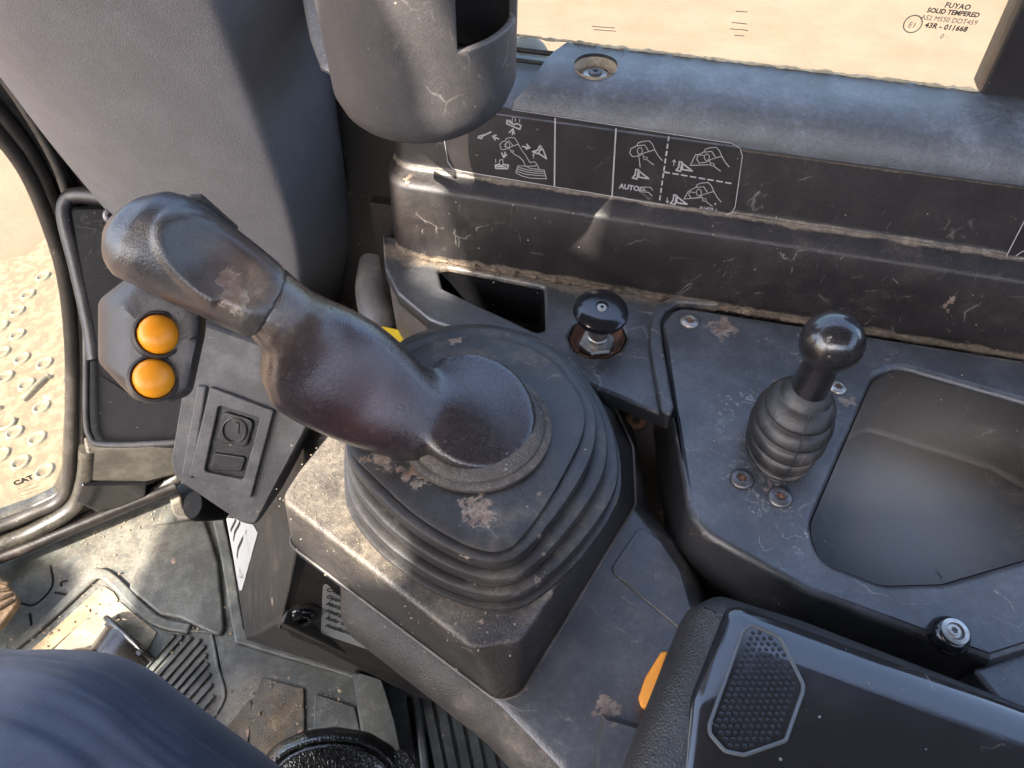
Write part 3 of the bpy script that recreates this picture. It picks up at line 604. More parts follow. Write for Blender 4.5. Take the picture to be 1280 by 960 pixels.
rings.append(goval(0, .0025, -.002)); rings.append(goval(0.0, .0028, .003))
NF = 4
for i in range(NF):
    f0 = .06 + i * .20
    rings += [goval(f0, -.0022), goval(f0 + .02, .0002), goval(f0 + .05, .0014), goval(f0 + .15, .0008), goval(f0 + .188, -.0006)]
rings += [goval(.87, -.0022), goval(.90, -.001), goval(.97, -.0015), goval(1.0, -.002), goval(1.03, -.0028)]
link('rubber_gaiter', shade(bake(loft_me(rings, True, True), [('SUBSURF', dict(levels=1, render_levels=1))]), 70), M['boot'], lv)
sv = [goval(f, .0014)[29] for f in [.05 + .05 * k for k in range(19)]]
tube('moulding_seam', sv, .0004, M['boot'], lv, n=6)

# ------------------------------------------------------------------ joystick pod with its arm
pod = thing('joystick_pod', 'dust covered box shaped black console carrying the joystick and running back to the armrest', 'console pod', PZ(600, 640, .60))
ptop = [(349, 624), (372, 588), (440, 505), (512, 430), (548, 408), (600, 414), (700, 462), (757, 505), (768, 560), (768, 618), (652, 803), (590, 812)]
pbot = [(362, 680), (380, 640), (440, 530), (505, 440), (545, 414), (600, 420), (704, 466), (768, 512), (790, 560), (793, 632), (650, 868), (622, 876)]
rr = [.011, .01, .01, .01, .01, .01, .01, .012, .01, .010, .012, .012]
rt = .004
tp = [PZ(x, y, .70) for x, y in ptop]; bt = [PZ(x, y, .640) for x, y in pbot]
def rp(P, z, r, d=0.0): return [p + Vector((0, 0, z)) for p in offset_loop([Vector((q.x, q.y, 0)) for q in round_poly([(p.x, p.y) for p in P], r, 6)], d)]
link('box_cover', loft_me([rp(bt, .630, rr, 0), rp(bt, .640, rr, 0), rp(tp, .6955, rr, .0), rp(tp, .6984, rr, -.0006), rp(tp, .6996, rr, -.0018), rp(tp, .700, rr, -.0035)], False, True, angle=50), M['pod'], pod)
# arm: broad surface with a rounded rail down its near side
atop = [(446, 748), (625, 884), (700, 962), (770, 1060), (1060, 1060), (1060, 840), (905, 790), (869, 762), (858, 716), (832, 675), (793, 630), (776, 524), (704, 470), (560, 420), (440, 540)]
ar = [.01, .05, .05, .01, .01, .01, .01, .02, .03, .03, .02, .01, .01, .01, .01]
at_ = [PZ(x, y, .641) for x, y in atop]
link('arm_rail', loft_me([rp(at_, .57, ar, -.004), rp(at_, .590, ar, .008), rp(at_, .604, ar, .0135), rp(at_, .616, ar, .0145), rp(at_, .626, ar, .012), rp(at_, .634, ar, .006), rp(at_, .6395, ar, -.001), rp(at_, .6400, ar, -.006)], True, True, angle=50), M['rail'], pod)
link('arm_top', loft_me([rp(at_, .6395, ar, -.0012), rp(at_, .6412, ar, -.0028), rp(at_, .6415, ar, -.006)], False, True, angle=50), M['arm'], pod)
# proud bead where the box meets the arm
bead = [p + Vector((0, 0, .6415)) for p in offset_loop([Vector((q.x, q.y, 0)) for q in round_poly([(p.x, p.y) for p in bt], rr, 6)], .0008)]
tube('joint_bead', bead, .0010, worn('bead_plastic', (.11, .10, .095, 1), .45, dust=.5, film=.3, hair=.1), pod, n=6, closed=True)
# second cover panel of the arm, a few millimetres proud
slab('arm_cover', HP(.6428), [(762, 712), (800, 656), (826, 676), (850, 712), (864, 760), (950, 800), (900, 815), (850, 786)], .003, M['arm'], pod, bev=.001, r=.006)
slab('amber_tab', Plane(PZ(800, 880, .65), PZ(830, 815, .66), PZ(835, 880, .655)), [(826, 814), (836, 813), (815, 882), (801, 887), (797, 872), (806, 846)], .012, M['amber'], pod, bev=.002, r=.003)
# pocket / step of the arm near the armrest
link('arm_step', loft_me([[PZ(x, y, z) for x, y in px] for px, z in (([(752, 892), (800, 905), (870, 960), (860, 1100), (740, 1100), (744, 930)], .642), ([(758, 900), (800, 912), (862, 966), (852, 1100), (748, 1100), (750, 936)], .650))], False, True), M['arm'], pod)
for k, (x, y) in enumerate(((746, 873), (834, 802))): pass

# ------------------------------------------------------------------ joystick
js = thing('joystick', 'big worn black joystick with two amber buttons and a ribbed rubber bellows', 'joystick', PZ(600, 600, .70))
pl_px = [(439, 558), (446, 572), (470, 596), (520, 642), (575, 676), (606, 687), (628, 687), (650, 672), (682, 628), (712, 575), (727, 540), (728, 512), (714, 482), (680, 446), (625, 425), (560, 425), (505, 446), (458, 498), (440, 535)]
bo_px = [(438, 598), (442, 628), (458, 658), (492, 694), (545, 730), (598, 750), (632, 752), (660, 744), (700, 712), (738, 668), (762, 628), (769, 595), (762, 545), (738, 496), (700, 450), (640, 424), (580, 418), (510, 435), (460, 490), (440, 545)]
bc = PZ(598, 585, .703)
PLP = polar([(p.x, p.y) for p in smooth_loop([PZ(x, y, .740).xy for x, y in pl_px], 6)], bc.xy, 160); BOP = polar([(p.x, p.y) for p in smooth_loop([PZ(x, y, .7035).xy for x, y in bo_px], 6)], bc.xy, 160)
def br(f, d, z):
    l = [b_.lerp(a, f) for a, b_ in zip(PLP, BOP)]; l = offset_loop(l, d); return [p + Vector((0, 0, z)) for p in l]
rings = [br(0, -.004, .6990), br(0, .0030, .6995), br(0, .0042, .7010), br(0, .0038, .7030), br(0, .0022, .7036), br(0, -.0015, .7032)]
NF = 3; z0, z1 = .7032, .7375
for i in range(NF):
    f0, f1 = i / NF, (i + 1) / NF; dz = (z1 - z0) / NF
    zz = z0 + dz * i
    rings += [br(f0, -.0012, zz + dz * .02), br(f0, .0008, zz + dz * .14), br(f0, .0013, zz + dz * .45), br(f0, .0012, zz + dz * .78), br(f0, .0006, zz + dz * .92), br(f0, -.0008, zz + dz * .985), br(f0 + .30 / NF, -.0014, zz + dz), br(f0 + .75 / NF, -.0024, zz + dz * .96), br(f1, -.0042, zz + dz * .86), br(f1, -.0046, zz + dz * .90)]
rings += [br(1, -.0012, .7378), br(1, .0004, .7388), br(1, .0008, .7398), br(1, .0006, .7404), br(1, -.0010, .7411), br(1, -.007, .7414)]
cx = sum(PLP, Vector()) / len(PLP)
rings += [[p.lerp(cx + Vector((0, 0, .7424)), .5) for p in br(1, -.007, .7424)]]
link('rubber_bellows', shade(loft_me(rings, True, True), 32), M['boot'], js)
cc = PZ(596, 538, .7415)
# moulding line across the front folds
a0 = [br(f, .0012, z0 + (z1 - z0) * f) for f in (0, .15, .33, .5, .66, .83, 1)]
tube('moulding_seam', [l[100] for l in a0], .0006, M['boot'], js, n=6)
# dusty collar
link('collar', lathe_me([(.043, .0), (.0455, .0015), (.0455, .0040), (.0435, .0050), (.041, .0048), (.0405, .0062), (.0385, .0075), (.034, .0085), (.030, .008)], cc, (0, 0, 1), 64), M['collar'], js)
# grip: one continuous surface grown from rings and a domed foot, fused by voxels
def gring(a, b_, t, thick, p=2.3, n=28, bias=0.0, twist=None):
    A = PD(a[0], a[1], t); B = PD(b_[0], b_[1], t); c = (A + B) / 2; s = (A - B) / 2; return c, s, thick, p
def grip_rings(ST):
    cs = [gring(*q) for q in ST]; out = []
    for i, (c, s, th, p) in enumerate(cs):
        ax = (cs[min(i + 1, len(cs) - 1)][0] - cs[max(i - 1, 0)][0]).normalized()
        view = (c - CAM).normalized(); d = s.cross(ax).normalized()
        if d.dot(view) > 0: d = -d
        n = 28; r = []
        for k in range(n):
            a = 2 * math.pi * k / n; ca, sa = math.cos(a), math.sin(a)
            x = math.copysign(abs(ca) ** (2 / p), ca); y = math.copysign(abs(sa) ** (2 / p), sa)
            r.append(c + s * x + d * y * th)
        out.append(r)
    return out
G1 = [((352, 332), (308, 416), .410, .022, 2.5), ((384, 360), (330, 440), .417, .021, 2.7), ((412, 375), (326, 478), .425, .020, 2.9), ((440, 387), (338, 506), .432, .020, 3.0),
      ((472, 403), (374, 528), .439, .020, 2.9), ((503, 427), (418, 548), .447, .019, 2.7), ((526, 452), (464, 566), .453, .019, 2.5), ((546, 472), (508, 580), .4585, .018, 2.3), ((572, 492), (548, 572), .464, .013, 2.0)]
def ell(cpx, z, r, tiltx=0, tilty=0, n=40):
    c = PZ(cpx[0], cpx[1], z); return [c + Vector((r * math.cos(2 * math.pi * k / n), r * math.sin(2 * math.pi * k / n), r * math.cos(2 * math.pi * k / n) * tiltx + r * math.sin(2 * math.pi * k / n) * tilty)) for k in range(n)]
def plate(k, dx, dz):
    c0 = ell((594 + dx, 511), .7600, .0365 * k, -.22, .26); return [p + Vector((0, 0, dz)) for p in c0]
dome = loft_me([ell((594, 530), .7425, .0345), plate(1.0, 0, -.010), plate(1.0, 0, -.001), plate(.985, 0, .0008), plate(.93, -1, .0016), plate(.80, -3, .0022), plate(.62, -7, .0034), plate(.45, -12, .0055), plate(.25, -18, .008)], True, True)
g = join_me([loft_me(grip_rings(G1)), dome])
g = bake(g, [('REMESH', dict(mode='VOXEL', voxel_size=.0016)), ('SMOOTH', dict(factor=.6, iterations=20))])
import numpy as np
def melt(me, wfun, n):
    N_ = len(me.vertices); co = np.empty(N_ * 3); me.vertices.foreach_get('co', co); co = co.reshape(-1, 3)
    e = np.empty(len(me.edges) * 2, dtype=np.int64); me.edges.foreach_get('vertices', e); e = e.reshape(-1, 2)
    w_ = np.array([wfun(Vector(p)) for p in co])[:, None]; deg = np.bincount(e.ravel(), minlength=N_)[:, None].astype(float)
    for _ in range(n):
        acc = np.zeros_like(co)
        for a in range(3): acc[:, a] = np.bincount(e[:, 0], co[e[:, 1], a], N_) + np.bincount(e[:, 1], co[e[:, 0], a], N_)
        co += w_ * .6 * (acc / np.maximum(deg, 1) - co)
    me.vertices.foreach_set('co', co.ravel()); me.update()
pcn = PZ(594, 511, .76)
def wj(p):
    d = (p - pcn).xy.length; x_, y_, _t = proj(p)
    if p.z < .758 and d < .045: return 0
    a_ = 1 - min(max((d - .022) / .010, 0), 1) if d < .036 and x_ > 545 else 1
    return a_ * min(max((x_ - 440) / 60, 0), 1)
melt(g, wj, 70)
link('grip_handle', shade(g, 180), M['grip'], js)
H1 = [((176, 262), (142, 318), .391, .013, 2.0), ((190, 246), (138, 333), .390, .020, 2.1), ((212, 239), (145, 345), .391, .026, 2.3), ((236, 245), (162, 353), .393, .0275, 2.4), ((262, 260), (184, 362), .396, .027, 2.5), ((292, 283), (212, 376), .400, .026, 2.6), ((324, 308), (252, 394), .404, .0255, 2.6), ((350, 329), (298, 416), .409, .0255, 2.6), ((353, 333), (306, 420), .4105, .0245, 2.6)]
h = bake(loft_me(grip_rings(H1)), [('REMESH', dict(mode='VOXEL', voxel_size=.0015)), ('SMOOTH', dict(factor=.5, iterations=6))])
cax, cay = (262, 318), (35, 21)
ca_, sa_ = math.cos(R(31)), math.sin(R(31))
for vtx in h.vertices:          # thumb hollow pressed into the cap with a swollen rim
    x, y, t = proj(vtx.co)
    if vtx.normal.dot(CAM - vtx.co) < 0: continue
    dx, dy = x - 288, y - 333; u = (dx * ca_ + dy * sa_) / 78; w_ = (-dx * sa_ + dy * ca_) / 40
    r_ = math.hypot(u, w_); 
    if u > 0: r_ = math.hypot(u * .75, w_)
    if r_ < 1: vtx.co += FW * .0075 * (1 - r_ * r_) ** 1.3 * (1 if u < .2 else max(0, 1 - (u - .2)))
    elif r_ < 1.45 and u < 0.1: vtx.co -= FW * .0022 * math.sin((r_ - 1) / .45 * math.pi)
link('grip_cap', shade(h, 180), M['gripcap'], js)
# rocker switch on the far shoulder of the cap
ploft('thumb_switch', [([(236, 246), (250, 245), (296, 284), (294, 296), (276, 290), (240, 262)], 4, .399), ([(234, 243), (252, 242), (298, 283), (296, 299), (274, 294), (237, 264)], 4, .408), ([(236, 246), (252, 245), (294, 286), (292, 297), (272, 292), (240, 264)], 4, .416)], M['rail'], js)
lo = [(310, 421), (322, 420), (336, 398), (346, 380), (356, 352), (354, 338), (349, 330)]
# button block below the cap
ring_f = [(176, 352), (250, 384), (246, 420), (232, 486), (208, 497), (174, 496), (160, 474), (160, 384)]
ring_m = [(160, 343), (262, 380), (258, 420), (242, 494), (214, 504), (168, 502), (119, 452), (119, 374)]
ring_b = [(168, 350), (256, 386), (250, 420), (236, 490), (210, 500), (172, 498), (128, 450), (127, 380)]
blk = ploft('button_block', [(ring_f, 15, [.404, .398, .398, .404, .405, .405, .404, .402]), ([(a[0] * .75 + b_[0] * .25, a[1] * .75 + b_[1] * .25) for a, b_ in zip(ring_f, ring_m)], 17, .4055), ([(a[0] * .3 + b_[0] * .7, a[1] * .3 + b_[1] * .7) for a, b_ in zip(ring_f, ring_m)], 19, .411), (ring_m, 20, .420), (ring_b, 20, .436)], M['block'], js, seg=5, sub=1)
bax = (CAM - PD(198, 445, .4)).normalized() + Vector((.10, .12, .05))
for (x, y) in ((198, 418), (192, 473)):
    c = PD(x, y, .3995)
    rg_ = lathe('button_ring', [(.0125, -.008), (.0125, .001), (.0115, .0018), (.0108, .0012), (.0106, -.003)], c, bax, M['block'], js, 36, cap1=False)
    lathe('button', [(.0103, -.004), (.0103, .0005), (.0098, .0026), (.0085, .0046), (.0062, .0062), (.0034, .0071), (.0, .0074)], c, bax, M['orange'], js, 36, cap1=False, angle=80)

# ------------------------------------------------------------------ armrest
ARM = HP(.715)
arm = thing('armrest', 'black rounded armrest with glossy top film and honeycomb window', 'armrest', PZ(1050, 900, .66))
AP = [(866, 744), (900, 728), (1010, 762), (1300, 872), (1700, 1010), (1700, 1500), (900, 1500), (760, 1010), (812, 880)]
A3 = [PZ(x, y, .715) for x, y in AP]; arr = [.012, .018, .05, .05, .02, .02, .02, .05, .05]
link('armrest_body', loft_me([rp(A3, .66, arr, -.008), rp(A3, .668, arr, -.0015), rp(A3, .680, arr, .001), rp(A3, .695, arr, .0), rp(A3, .706, arr, -.003), rp(A3, .713, arr, -.008), rp(A3, .7170, arr, -.015), rp(A3, .7185, arr, -.022)], True, True, angle=60), M['armrest'], arm)
FP = [(910, 750), (1010, 786), (1300, 892), (1700, 1036), (1700, 1500), (900, 1500), (850, 1010), (862, 872)]
F3 = [PZ(x, y, .7185) for x, y in FP]; fr_ = [.012, .02, .02, .02, .02, .02, .04, .04]
def inset(P, d):
    n = len(P); A = sum(P[i].x * P[(i + 1) % n].y - P[(i + 1) % n].x * P[i].y for i in range(n)); sg = 1 if A > 0 else -1; out = []
    for i in range(n):
        p, a, c = P[i].xy, P[i - 1].xy, P[(i + 1) % n].xy
        u, w = (p - a).normalized(), (c - p).normalized(); n1_ = Vector((-u.y, u.x)) * sg; n2_ = Vector((-w.y, w.x)) * sg
        bs_ = (n1_ + n2_); out.append(p + bs_ * (d / (1 + n1_.dot(n2_))))
    return out
def fring(z, d): return [Vector((q.x, q.y, z)) for q in round_poly([(p.x, p.y) for p in inset(F3, d)], [max(.003, r_ - d * .6) for r_ in fr_], 8)]
link('gloss_film', loft_me([fring(.712, 0), fring(.7165, 0)] + [fring(.7165 + .0070 * math.sin(math.pi / 2 * (k / 12) ** .8), .019 * (1 - math.cos(math.pi / 2 * k / 12)) + .0004 * k) for k in range(1, 13)], True, True, angle=70), M['film'], arm)
HW = [(940, 781), (975, 797), (1004, 856), (1003, 866), (982, 926), (930, 944), (906, 939), (887, 917), (887, 905), (928, 790)]
H3 = [PZ(x, y, .7234) for x, y in HW]; hr = [.004] * 10
loop_ = rp(H3, .7236, hr)
tube('window_rim', loop_, .0010, M['rim'], arm, n=8, closed=True)
hc = sum(loop_, Vector()) / len(loop_)
hexv = loft_me([rp(H3, .7233, hr, -.0008), rp(H3, .7234, hr, -.001)], False, True)
link('honeycomb_window', hexv, M['film'], arm)
def inside(x, y, L):
    c = False
    for i in range(len(L)):
        a, b_ = L[i], L[i - 1]
        if (a.y > y) != (b_.y > y) and x < (b_.x - a.x) * (y - a.y) / (b_.y - a.y) + a.x: c = not c
    return c
bumps = []; s_ = .0034; L2 = rp(H3, .7236, hr, -.0022)
bmb = bmesh.new()
i0 = -20
for i in range(-24, 25):
    for j in range(-24, 25):
        x = hc.x + (i + .5 * (j % 2)) * s_; y = hc.y + j * s_ * .866
        if not inside(x, y, L2): continue
        vs = []
        for rr_, hh in ((.00160, 0), (.0012, .0002), (.0006, .0003)): vs.append([bmb.verts.new((x + rr_ * math.cos(math.pi / 3 * k), y + rr_ * math.sin(math.pi / 3 * k), .7233 + hh)) for k in range(6)])
        for q in range(2):
            for k in range(6): bmb.faces.new((vs[q][k], vs[q][(k + 1) % 6], vs[q + 1][(k + 1) % 6], vs[q + 1][k]))
        bmb.faces.new(vs[2])
me = bpy.data.meshes.new('hb'); bmb.to_mesh(me); bmb.free(); shade(me, 80)
tag(link('honeycomb_bumps', me, simple('honeycomb_plastic', (.012, .012, .014, 1), .34, spec=.5, var=.3), arm), kind='stuff')

# ------------------------------------------------------------------ grey pillar cover, cup holder
pv = []
rowsP = [  # left hidden edge, left edge, inner, crease, side, right edge, far hidden edge ; y depth of world plane
 [(-120, -150, .56), (-112, -150, .50), (60, -150, .485), (205, -150, .48), (330, -150, .53), (392, -150, .57), (392, -150, .62)],
 [(-75, 0, .58), (-62, 0, .52), (120, 0, .50), (263, 0, .495), (345, 0, .54), (402, 0, .58), (404, 0, .63)],
 [(0, 95, .60), (7, 92, .54), (160, 92, .515), (298, 92, .505), (368, 92, .55), (416, 92, .59), (418, 92, .64)],
 [(62, 180, .62), (69, 178, .56), (205, 190, .525), (335, 190, .515), (392, 190, .56), (432, 195, .60), (434, 195, .65)],
 [(132, 262, .64), (139, 259, .58), (255, 290, .545), (368, 290, .525), (412, 290, .57), (447, 288, .61), (450, 288, .66)],
 [(200, 345, .66), (208, 342, .59), (285, 360, .56), (376, 350, .54), (410, 360, .58), (437, 350, .62), (441, 352, .67)],
 [(262, 425, .67), (268, 422, .60), (320, 425, .57), (372, 415, .56), (396, 420, .59), (418, 412, .63), (422, 414, .68)]]
def PYp(px, py, y):
    d = ray(px, py); return CAM + d * (y / d.y)
gr = []
for row in rowsP:
    P_ = [PYp(*c) for c in row]; gr.append(P_[:3] + [P_[2].lerp(P_[3], .84), P_[3], P_[3].lerp(P_[4], .20), P_[3].lerp(P_[4], .55), P_[4].lerp(P_[5], .6), P_[5], P_[6]])
pc = patch_me(gr, .004, 3)
pc_o = link('pillar_cover', pc, M['pillar'], None)
tag(pc_o, 'large grained grey plastic pillar cover rising to the top left corner', 'pillar cover')
ph = thing('cup_holder', 'dusty grey cup holder with a handle slot at the top of the picture', 'cup holder', wp(.06, -.05, .865))
CX, CY, CR = -.0515, .432, .0535
VV = []; FFc = []; NA = 96; zs_ = [.872, .876, .884, .894, .905, .915, .9245, .9265, .94, .96, .98, 1.0, 1.02, 1.04]
def cupp(a, z):
    t = (z - .87) / .17; r_ = CR * (1 + .06 * t); zz = z + (.012 * (1 - math.cos(a + .2)) * .5 if z < .93 else 0) * max(0, 1 - (z - .872) / .05)
    if z < .884: r_ *= 1 - .12 * ((.884 - z) / .012) ** 2
    return Vector((CX + r_ * math.sin(a), CY - r_ * math.cos(a), zz))
for z in zs_:
    for k in range(NA): VV.append(cupp(2 * math.pi * k / NA, z))
a0, a1 = R(27), R(79)
for i in range(len(zs_) - 1):
    for k in range(NA):
        a = 2 * math.pi * (k + .5) / NA; l = (k + 1) % NA
        if a0 < a < a1 and zs_[i] > .925: continue
        FFc.append((i * NA + k, i * NA + l, (i + 1) * NA + l, (i + 1) * NA + k))
me = bpy.data.meshes.new('cup'); me.from_pydata([tuple(v) for v in VV], [], FFc); me.update()
if me.polygons[0].normal.dot(me.polygons[0].center - Vector((CX, CY, .9))) < 0: me.flip_normals()
me = shade(bake(me, [('SOLIDIFY', dict(thickness=.0042, offset=-1)), ('BEVEL', dict(width=.0012, segments=2, limit_method='ANGLE', angle_limit=R(50)))]), 50)
link('cup_body', me, M['cup'], ph)
fl_ = [cupp(2 * math.pi * k / 48, .874) * 1 for k in range(48)]
cb = Vector((CX, CY, .880))
link('cup_floor', loft_me([[cb + Vector((r_ * math.cos(2 * math.pi * k / 40), r_ * math.sin(2 * math.pi * k / 40), h_)) for k in range(40)] for r_, h_ in ((.045, .000), (.047, .004))]), M['bin'], ph)
# wing and clip by which it hangs on the pillar cover
ploft('mounting_wing', [([(372, -40), (412, -40), (432, 60), (446, 140), (424, 96), (404, 86), (392, 50)], 6, .50), ([(370, -40), (414, -40), (436, 60), (450, 142), (424, 100), (402, 88), (388, 50)], 6, .515), ([(374, -40), (414, -40), (434, 60), (446, 138), (424, 98), (404, 86), (392, 50)], 6, .56)], M['pillar'], ph)
ploft('mounting_clip', [([(446, 143), (458, 150), (458, 160), (448, 158)], 2, .515), ([(446, 143), (458, 150), (458, 160), (448, 158)], 2, .535)], M['rail'], ph)
ploft('mounting_rib', [([(459, 150), (478, 158), (482, 164), (462, 160)], 1.5, .51), ([(459, 150), (478, 158), (482, 164), (462, 160)], 1.5, .53)], M['rail'], ph)

# ------------------------------------------------------------------ the cab above and behind the camera, with added shade slabs and sun gaps
M['shell'] = simple('dark_headliner', (.06, .06, .06, 1), .8, var=.2)
RZ = 1.75
def back(p, z=RZ): return p + SUN_DIR * ((z - p.z) / SUN_DIR.z)
FX = -.72
rpl = HP(RZ)
rpl.n = Vector((0, 0, 1)); rpl.u = Vector((1, 0, 0)); rpl.v = Vector((0, 1, 0)); rpl.o = Vector((0, 0, RZ + .006))
sun_patch_gap = [(-.657, -.211), (-.650, -.155), (-.624, -.112), (-.576, -.10), (-.494, -.075), (-.46, -.035), (-.400, -.03), (-.425, -.085), (-.452, -.125), (-.458, -.165), (-.488, -.20), (-.502, -.190), (-.484, -.160), (-.482, -.118), (-.585, -.130), (-.602, -.17), (-.622, -.24)]  # invented opening, traced back along the sun from the wanted light patches
for nm, vx in (('added_shade_slab', [(-1.26, -.72), (-1.26, -.5), (-1.37, -.46), (-1.385, -.66)]), ('added_shade_slab', [(-1.49, -.74), (-1.48, -.57), (-1.62, -.53), (-1.64, -.72)])):  # unseen slabs, added only to throw shadow patches on the mat
    o = link(nm, loft_me([[Vector((x, y, z)) for x, y in vx] for z in (RZ - .01, RZ + .01)]), M['shell']); tag(o, kind='structure')
roof = link('cab_roof', slab_me(rpl, [[(1.3, -1.1), (1.3, .36), (.0, .66), (-.34, .74), (-1.25, .58), (-1.25, -.70), (-1.26, -1.1)], sun_patch_gap, [(-.74, -.43), (-.71, -.37), (-.655, -.372), (-.60, -.46), (-.625, -.487), (-.72, -.50)]], .006, .001), M['shell']); tag(roof, kind='structure')  # second hole is invented too, to let sun onto the pod box
for nm, x, y, w_ in (('cab_roof_post', -1.15, -1.1, .04), ('cab_roof_post', 1.27, -1.08, .04), ('cab_roof_post', 1.27, .34, .04)):
    o = link(nm, loft_me([[Vector((x + w_ * a, y + w_ * b_, z)) for a, b_ in ((-1, -1), (1, -1), (1, 1), (-1, 1))] for z in (ZF0, RZ + .05)]), M['shell']); tag(o, kind='structure')
o = link('cab_rear_wall', loft_me([[Vector((x, y, z)) for x, y in ((1.27, -1.1), (1.31, -1.1), (1.31, .37), (1.27, .37))] for z in (ZF0, 1.15)]), M['shell']); tag(o, kind='structure')
o = link('cab_door_wall', loft_me([[Vector((x, y, z)) for x, y in ((-1.1, -1.12), (1.3, -1.12), (1.3, -1.08), (-1.1, -1.08))] for z in (ZF0, 1.3)]), M['shell']); tag(o, kind='structure')
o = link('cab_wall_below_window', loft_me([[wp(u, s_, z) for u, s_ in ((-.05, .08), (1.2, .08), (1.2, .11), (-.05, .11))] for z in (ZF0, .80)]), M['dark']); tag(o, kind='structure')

# ------------------------------------------------------------------ dark cab side behind and below the consoles
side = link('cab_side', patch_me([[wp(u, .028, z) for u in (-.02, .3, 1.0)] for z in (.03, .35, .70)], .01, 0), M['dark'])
tag(side, kind='structure')
CPL = Plane(Vector((-.30, .625, .4)), Vector((.0, .60, .4)), Vector((-.30, .625, .9)))
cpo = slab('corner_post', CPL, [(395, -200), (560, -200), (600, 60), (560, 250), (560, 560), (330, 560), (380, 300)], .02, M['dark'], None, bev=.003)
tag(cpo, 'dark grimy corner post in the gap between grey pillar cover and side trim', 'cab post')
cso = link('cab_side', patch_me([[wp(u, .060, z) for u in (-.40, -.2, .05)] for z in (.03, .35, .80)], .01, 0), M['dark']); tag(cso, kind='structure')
pp = [PD(463, 300, .80), PD(459, 345, .79), PD(455, 395, .775), PD(455, 440, .76)]
pipe = tube('pale_pipe', smooth_path([PD(478, 300, .80), PD(470, 335, .79), PD(467, 370, .78), PD(480, 420, .765)], 5), .018, worn('pale_pipe_plastic', (.20, .20, .215, 1), .35, dust=.5, film=.2), None, 20)
tag(pipe, 'short pale grey pipe standing in the gap behind the joystick', 'pipe')
yb = slab('yellow_bracket', Plane(PD(480, 420, .74), PD(520, 410, .72), PD(500, 450, .71)), [(470, 405), (502, 412), (516, 424), (500, 450), (470, 450)], .01, M['yellow'], None, bev=.002)
tag(yb, 'small yellow painted bracket peeping out above the joystick', 'bracket')
# brown bracket plate with a bolt in the gap between pod and right console
gp = thing('gap_bracket', 'dark rusty bracket with bolt between the joystick pod and storage console', 'bracket', PZ(820, 580, .50))
GP = Plane(PZ(780, 500, .60), PZ(850, 520, .60), PZ(840, 700, .50))
slab('bracket_plate', GP, [(765, 480), (848, 510), (860, 560), (900, 720), (960, 780), (840, 780), (770, 640)], .012, worn('brown_grimy_plate', (.012, .007, .005, 1), .55, dust=.3, mud=.2, film=.03, dustcol=(.22, .11, .06, 1)), gp, bev=.003, r=.006)
star_screw('bolt', GP.hit(796, 523, .001), GP.n, .009, M['rust'], gp, h=.003, pit=M['ink'])

# ------------------------------------------------------------------ key switch housing under the grip
kh = thing('switch_housing', 'light grey angular housing with grimy empty switch socket below the joystick grip', 'switch housing', PD(290, 640, .66))
kf = [(250, 402), (330, 430), (420, 478), (392, 520), (318, 660), (300, 655), (218, 600), (212, 578), (230, 470), (240, 416)]
def sc(px, cx_, cy_, k): return [(cx_ + (x - cx_) * k, cy_ + (y - cy_) * k) for x, y in px]
dk = [.60, .60, .61, .625, .655, .655, .645, .64, .62, .605]
KPL = Plane(PD(250, 416, .5975), PD(330, 440, .5985), PD(300, 640, .6455))
def kring(k, off, r): return [KPL.at(q.x, q.y, off) for q in round_poly([KPL.uv(KPL.hit(*p)) for p in sc(kf, 300, 535, k)], r, 5)]
link('housing_shell', loft_me([kring(.97, -.06, .008), kring(1.0, -.012, .009), kring(1.0, -.005, .009), kring(.985, -.0014, .009), kring(.96, 0, .008)], True, True), M['key'], kh)
def kslab(n, px, th, mat, off, holes=(), bev=.0012, r=.002): return slab(n, KPL, px, th, mat, kh, bev=bev, r=r, off=off, holes=holes)
kslab('bezel_ridge', [(246, 482), (258, 484), (240, 600), (226, 594)], .004, M['key'], .0035, bev=.0018)
kslab('bezel', [(262, 484), (342, 514), (313, 624), (236, 594)], .005, M['key'], .0045, holes=[[(273, 507), (325, 523), (304, 600), (255, 590)]])
kslab('socket_plate', [(270, 504), (328, 520), (306, 604), (252, 592)], .002, M['keydark'], .0008, bev=.0004)
kslab('rocker', [(278, 514), (318, 526), (308, 560), (270, 552)], .004, M['keydark'], .0035, r=.006)
kslab('rocker', [(267, 566), (308, 572), (302, 590), (262, 588)], .004, M['keydark'], .003, r=.003)
kslab('key_slot', [(294, 528), (299, 530), (298, 543), (293, 541)], .0015, M['ink'], .0045, bev=.0003, r=.0008)
kslab('rubber_edge', [(262, 592), (304, 600), (300, 608), (258, 600)], .004, M['ink'], .0036, bev=.001)
lp_ = [KPL.hit(x, y, .0042) for x, y in oval(293, 538, 15, 15, 24)][:-1]
tube('key_ring', lp_, .0008, M['keydark'], kh, n=6, closed=True)

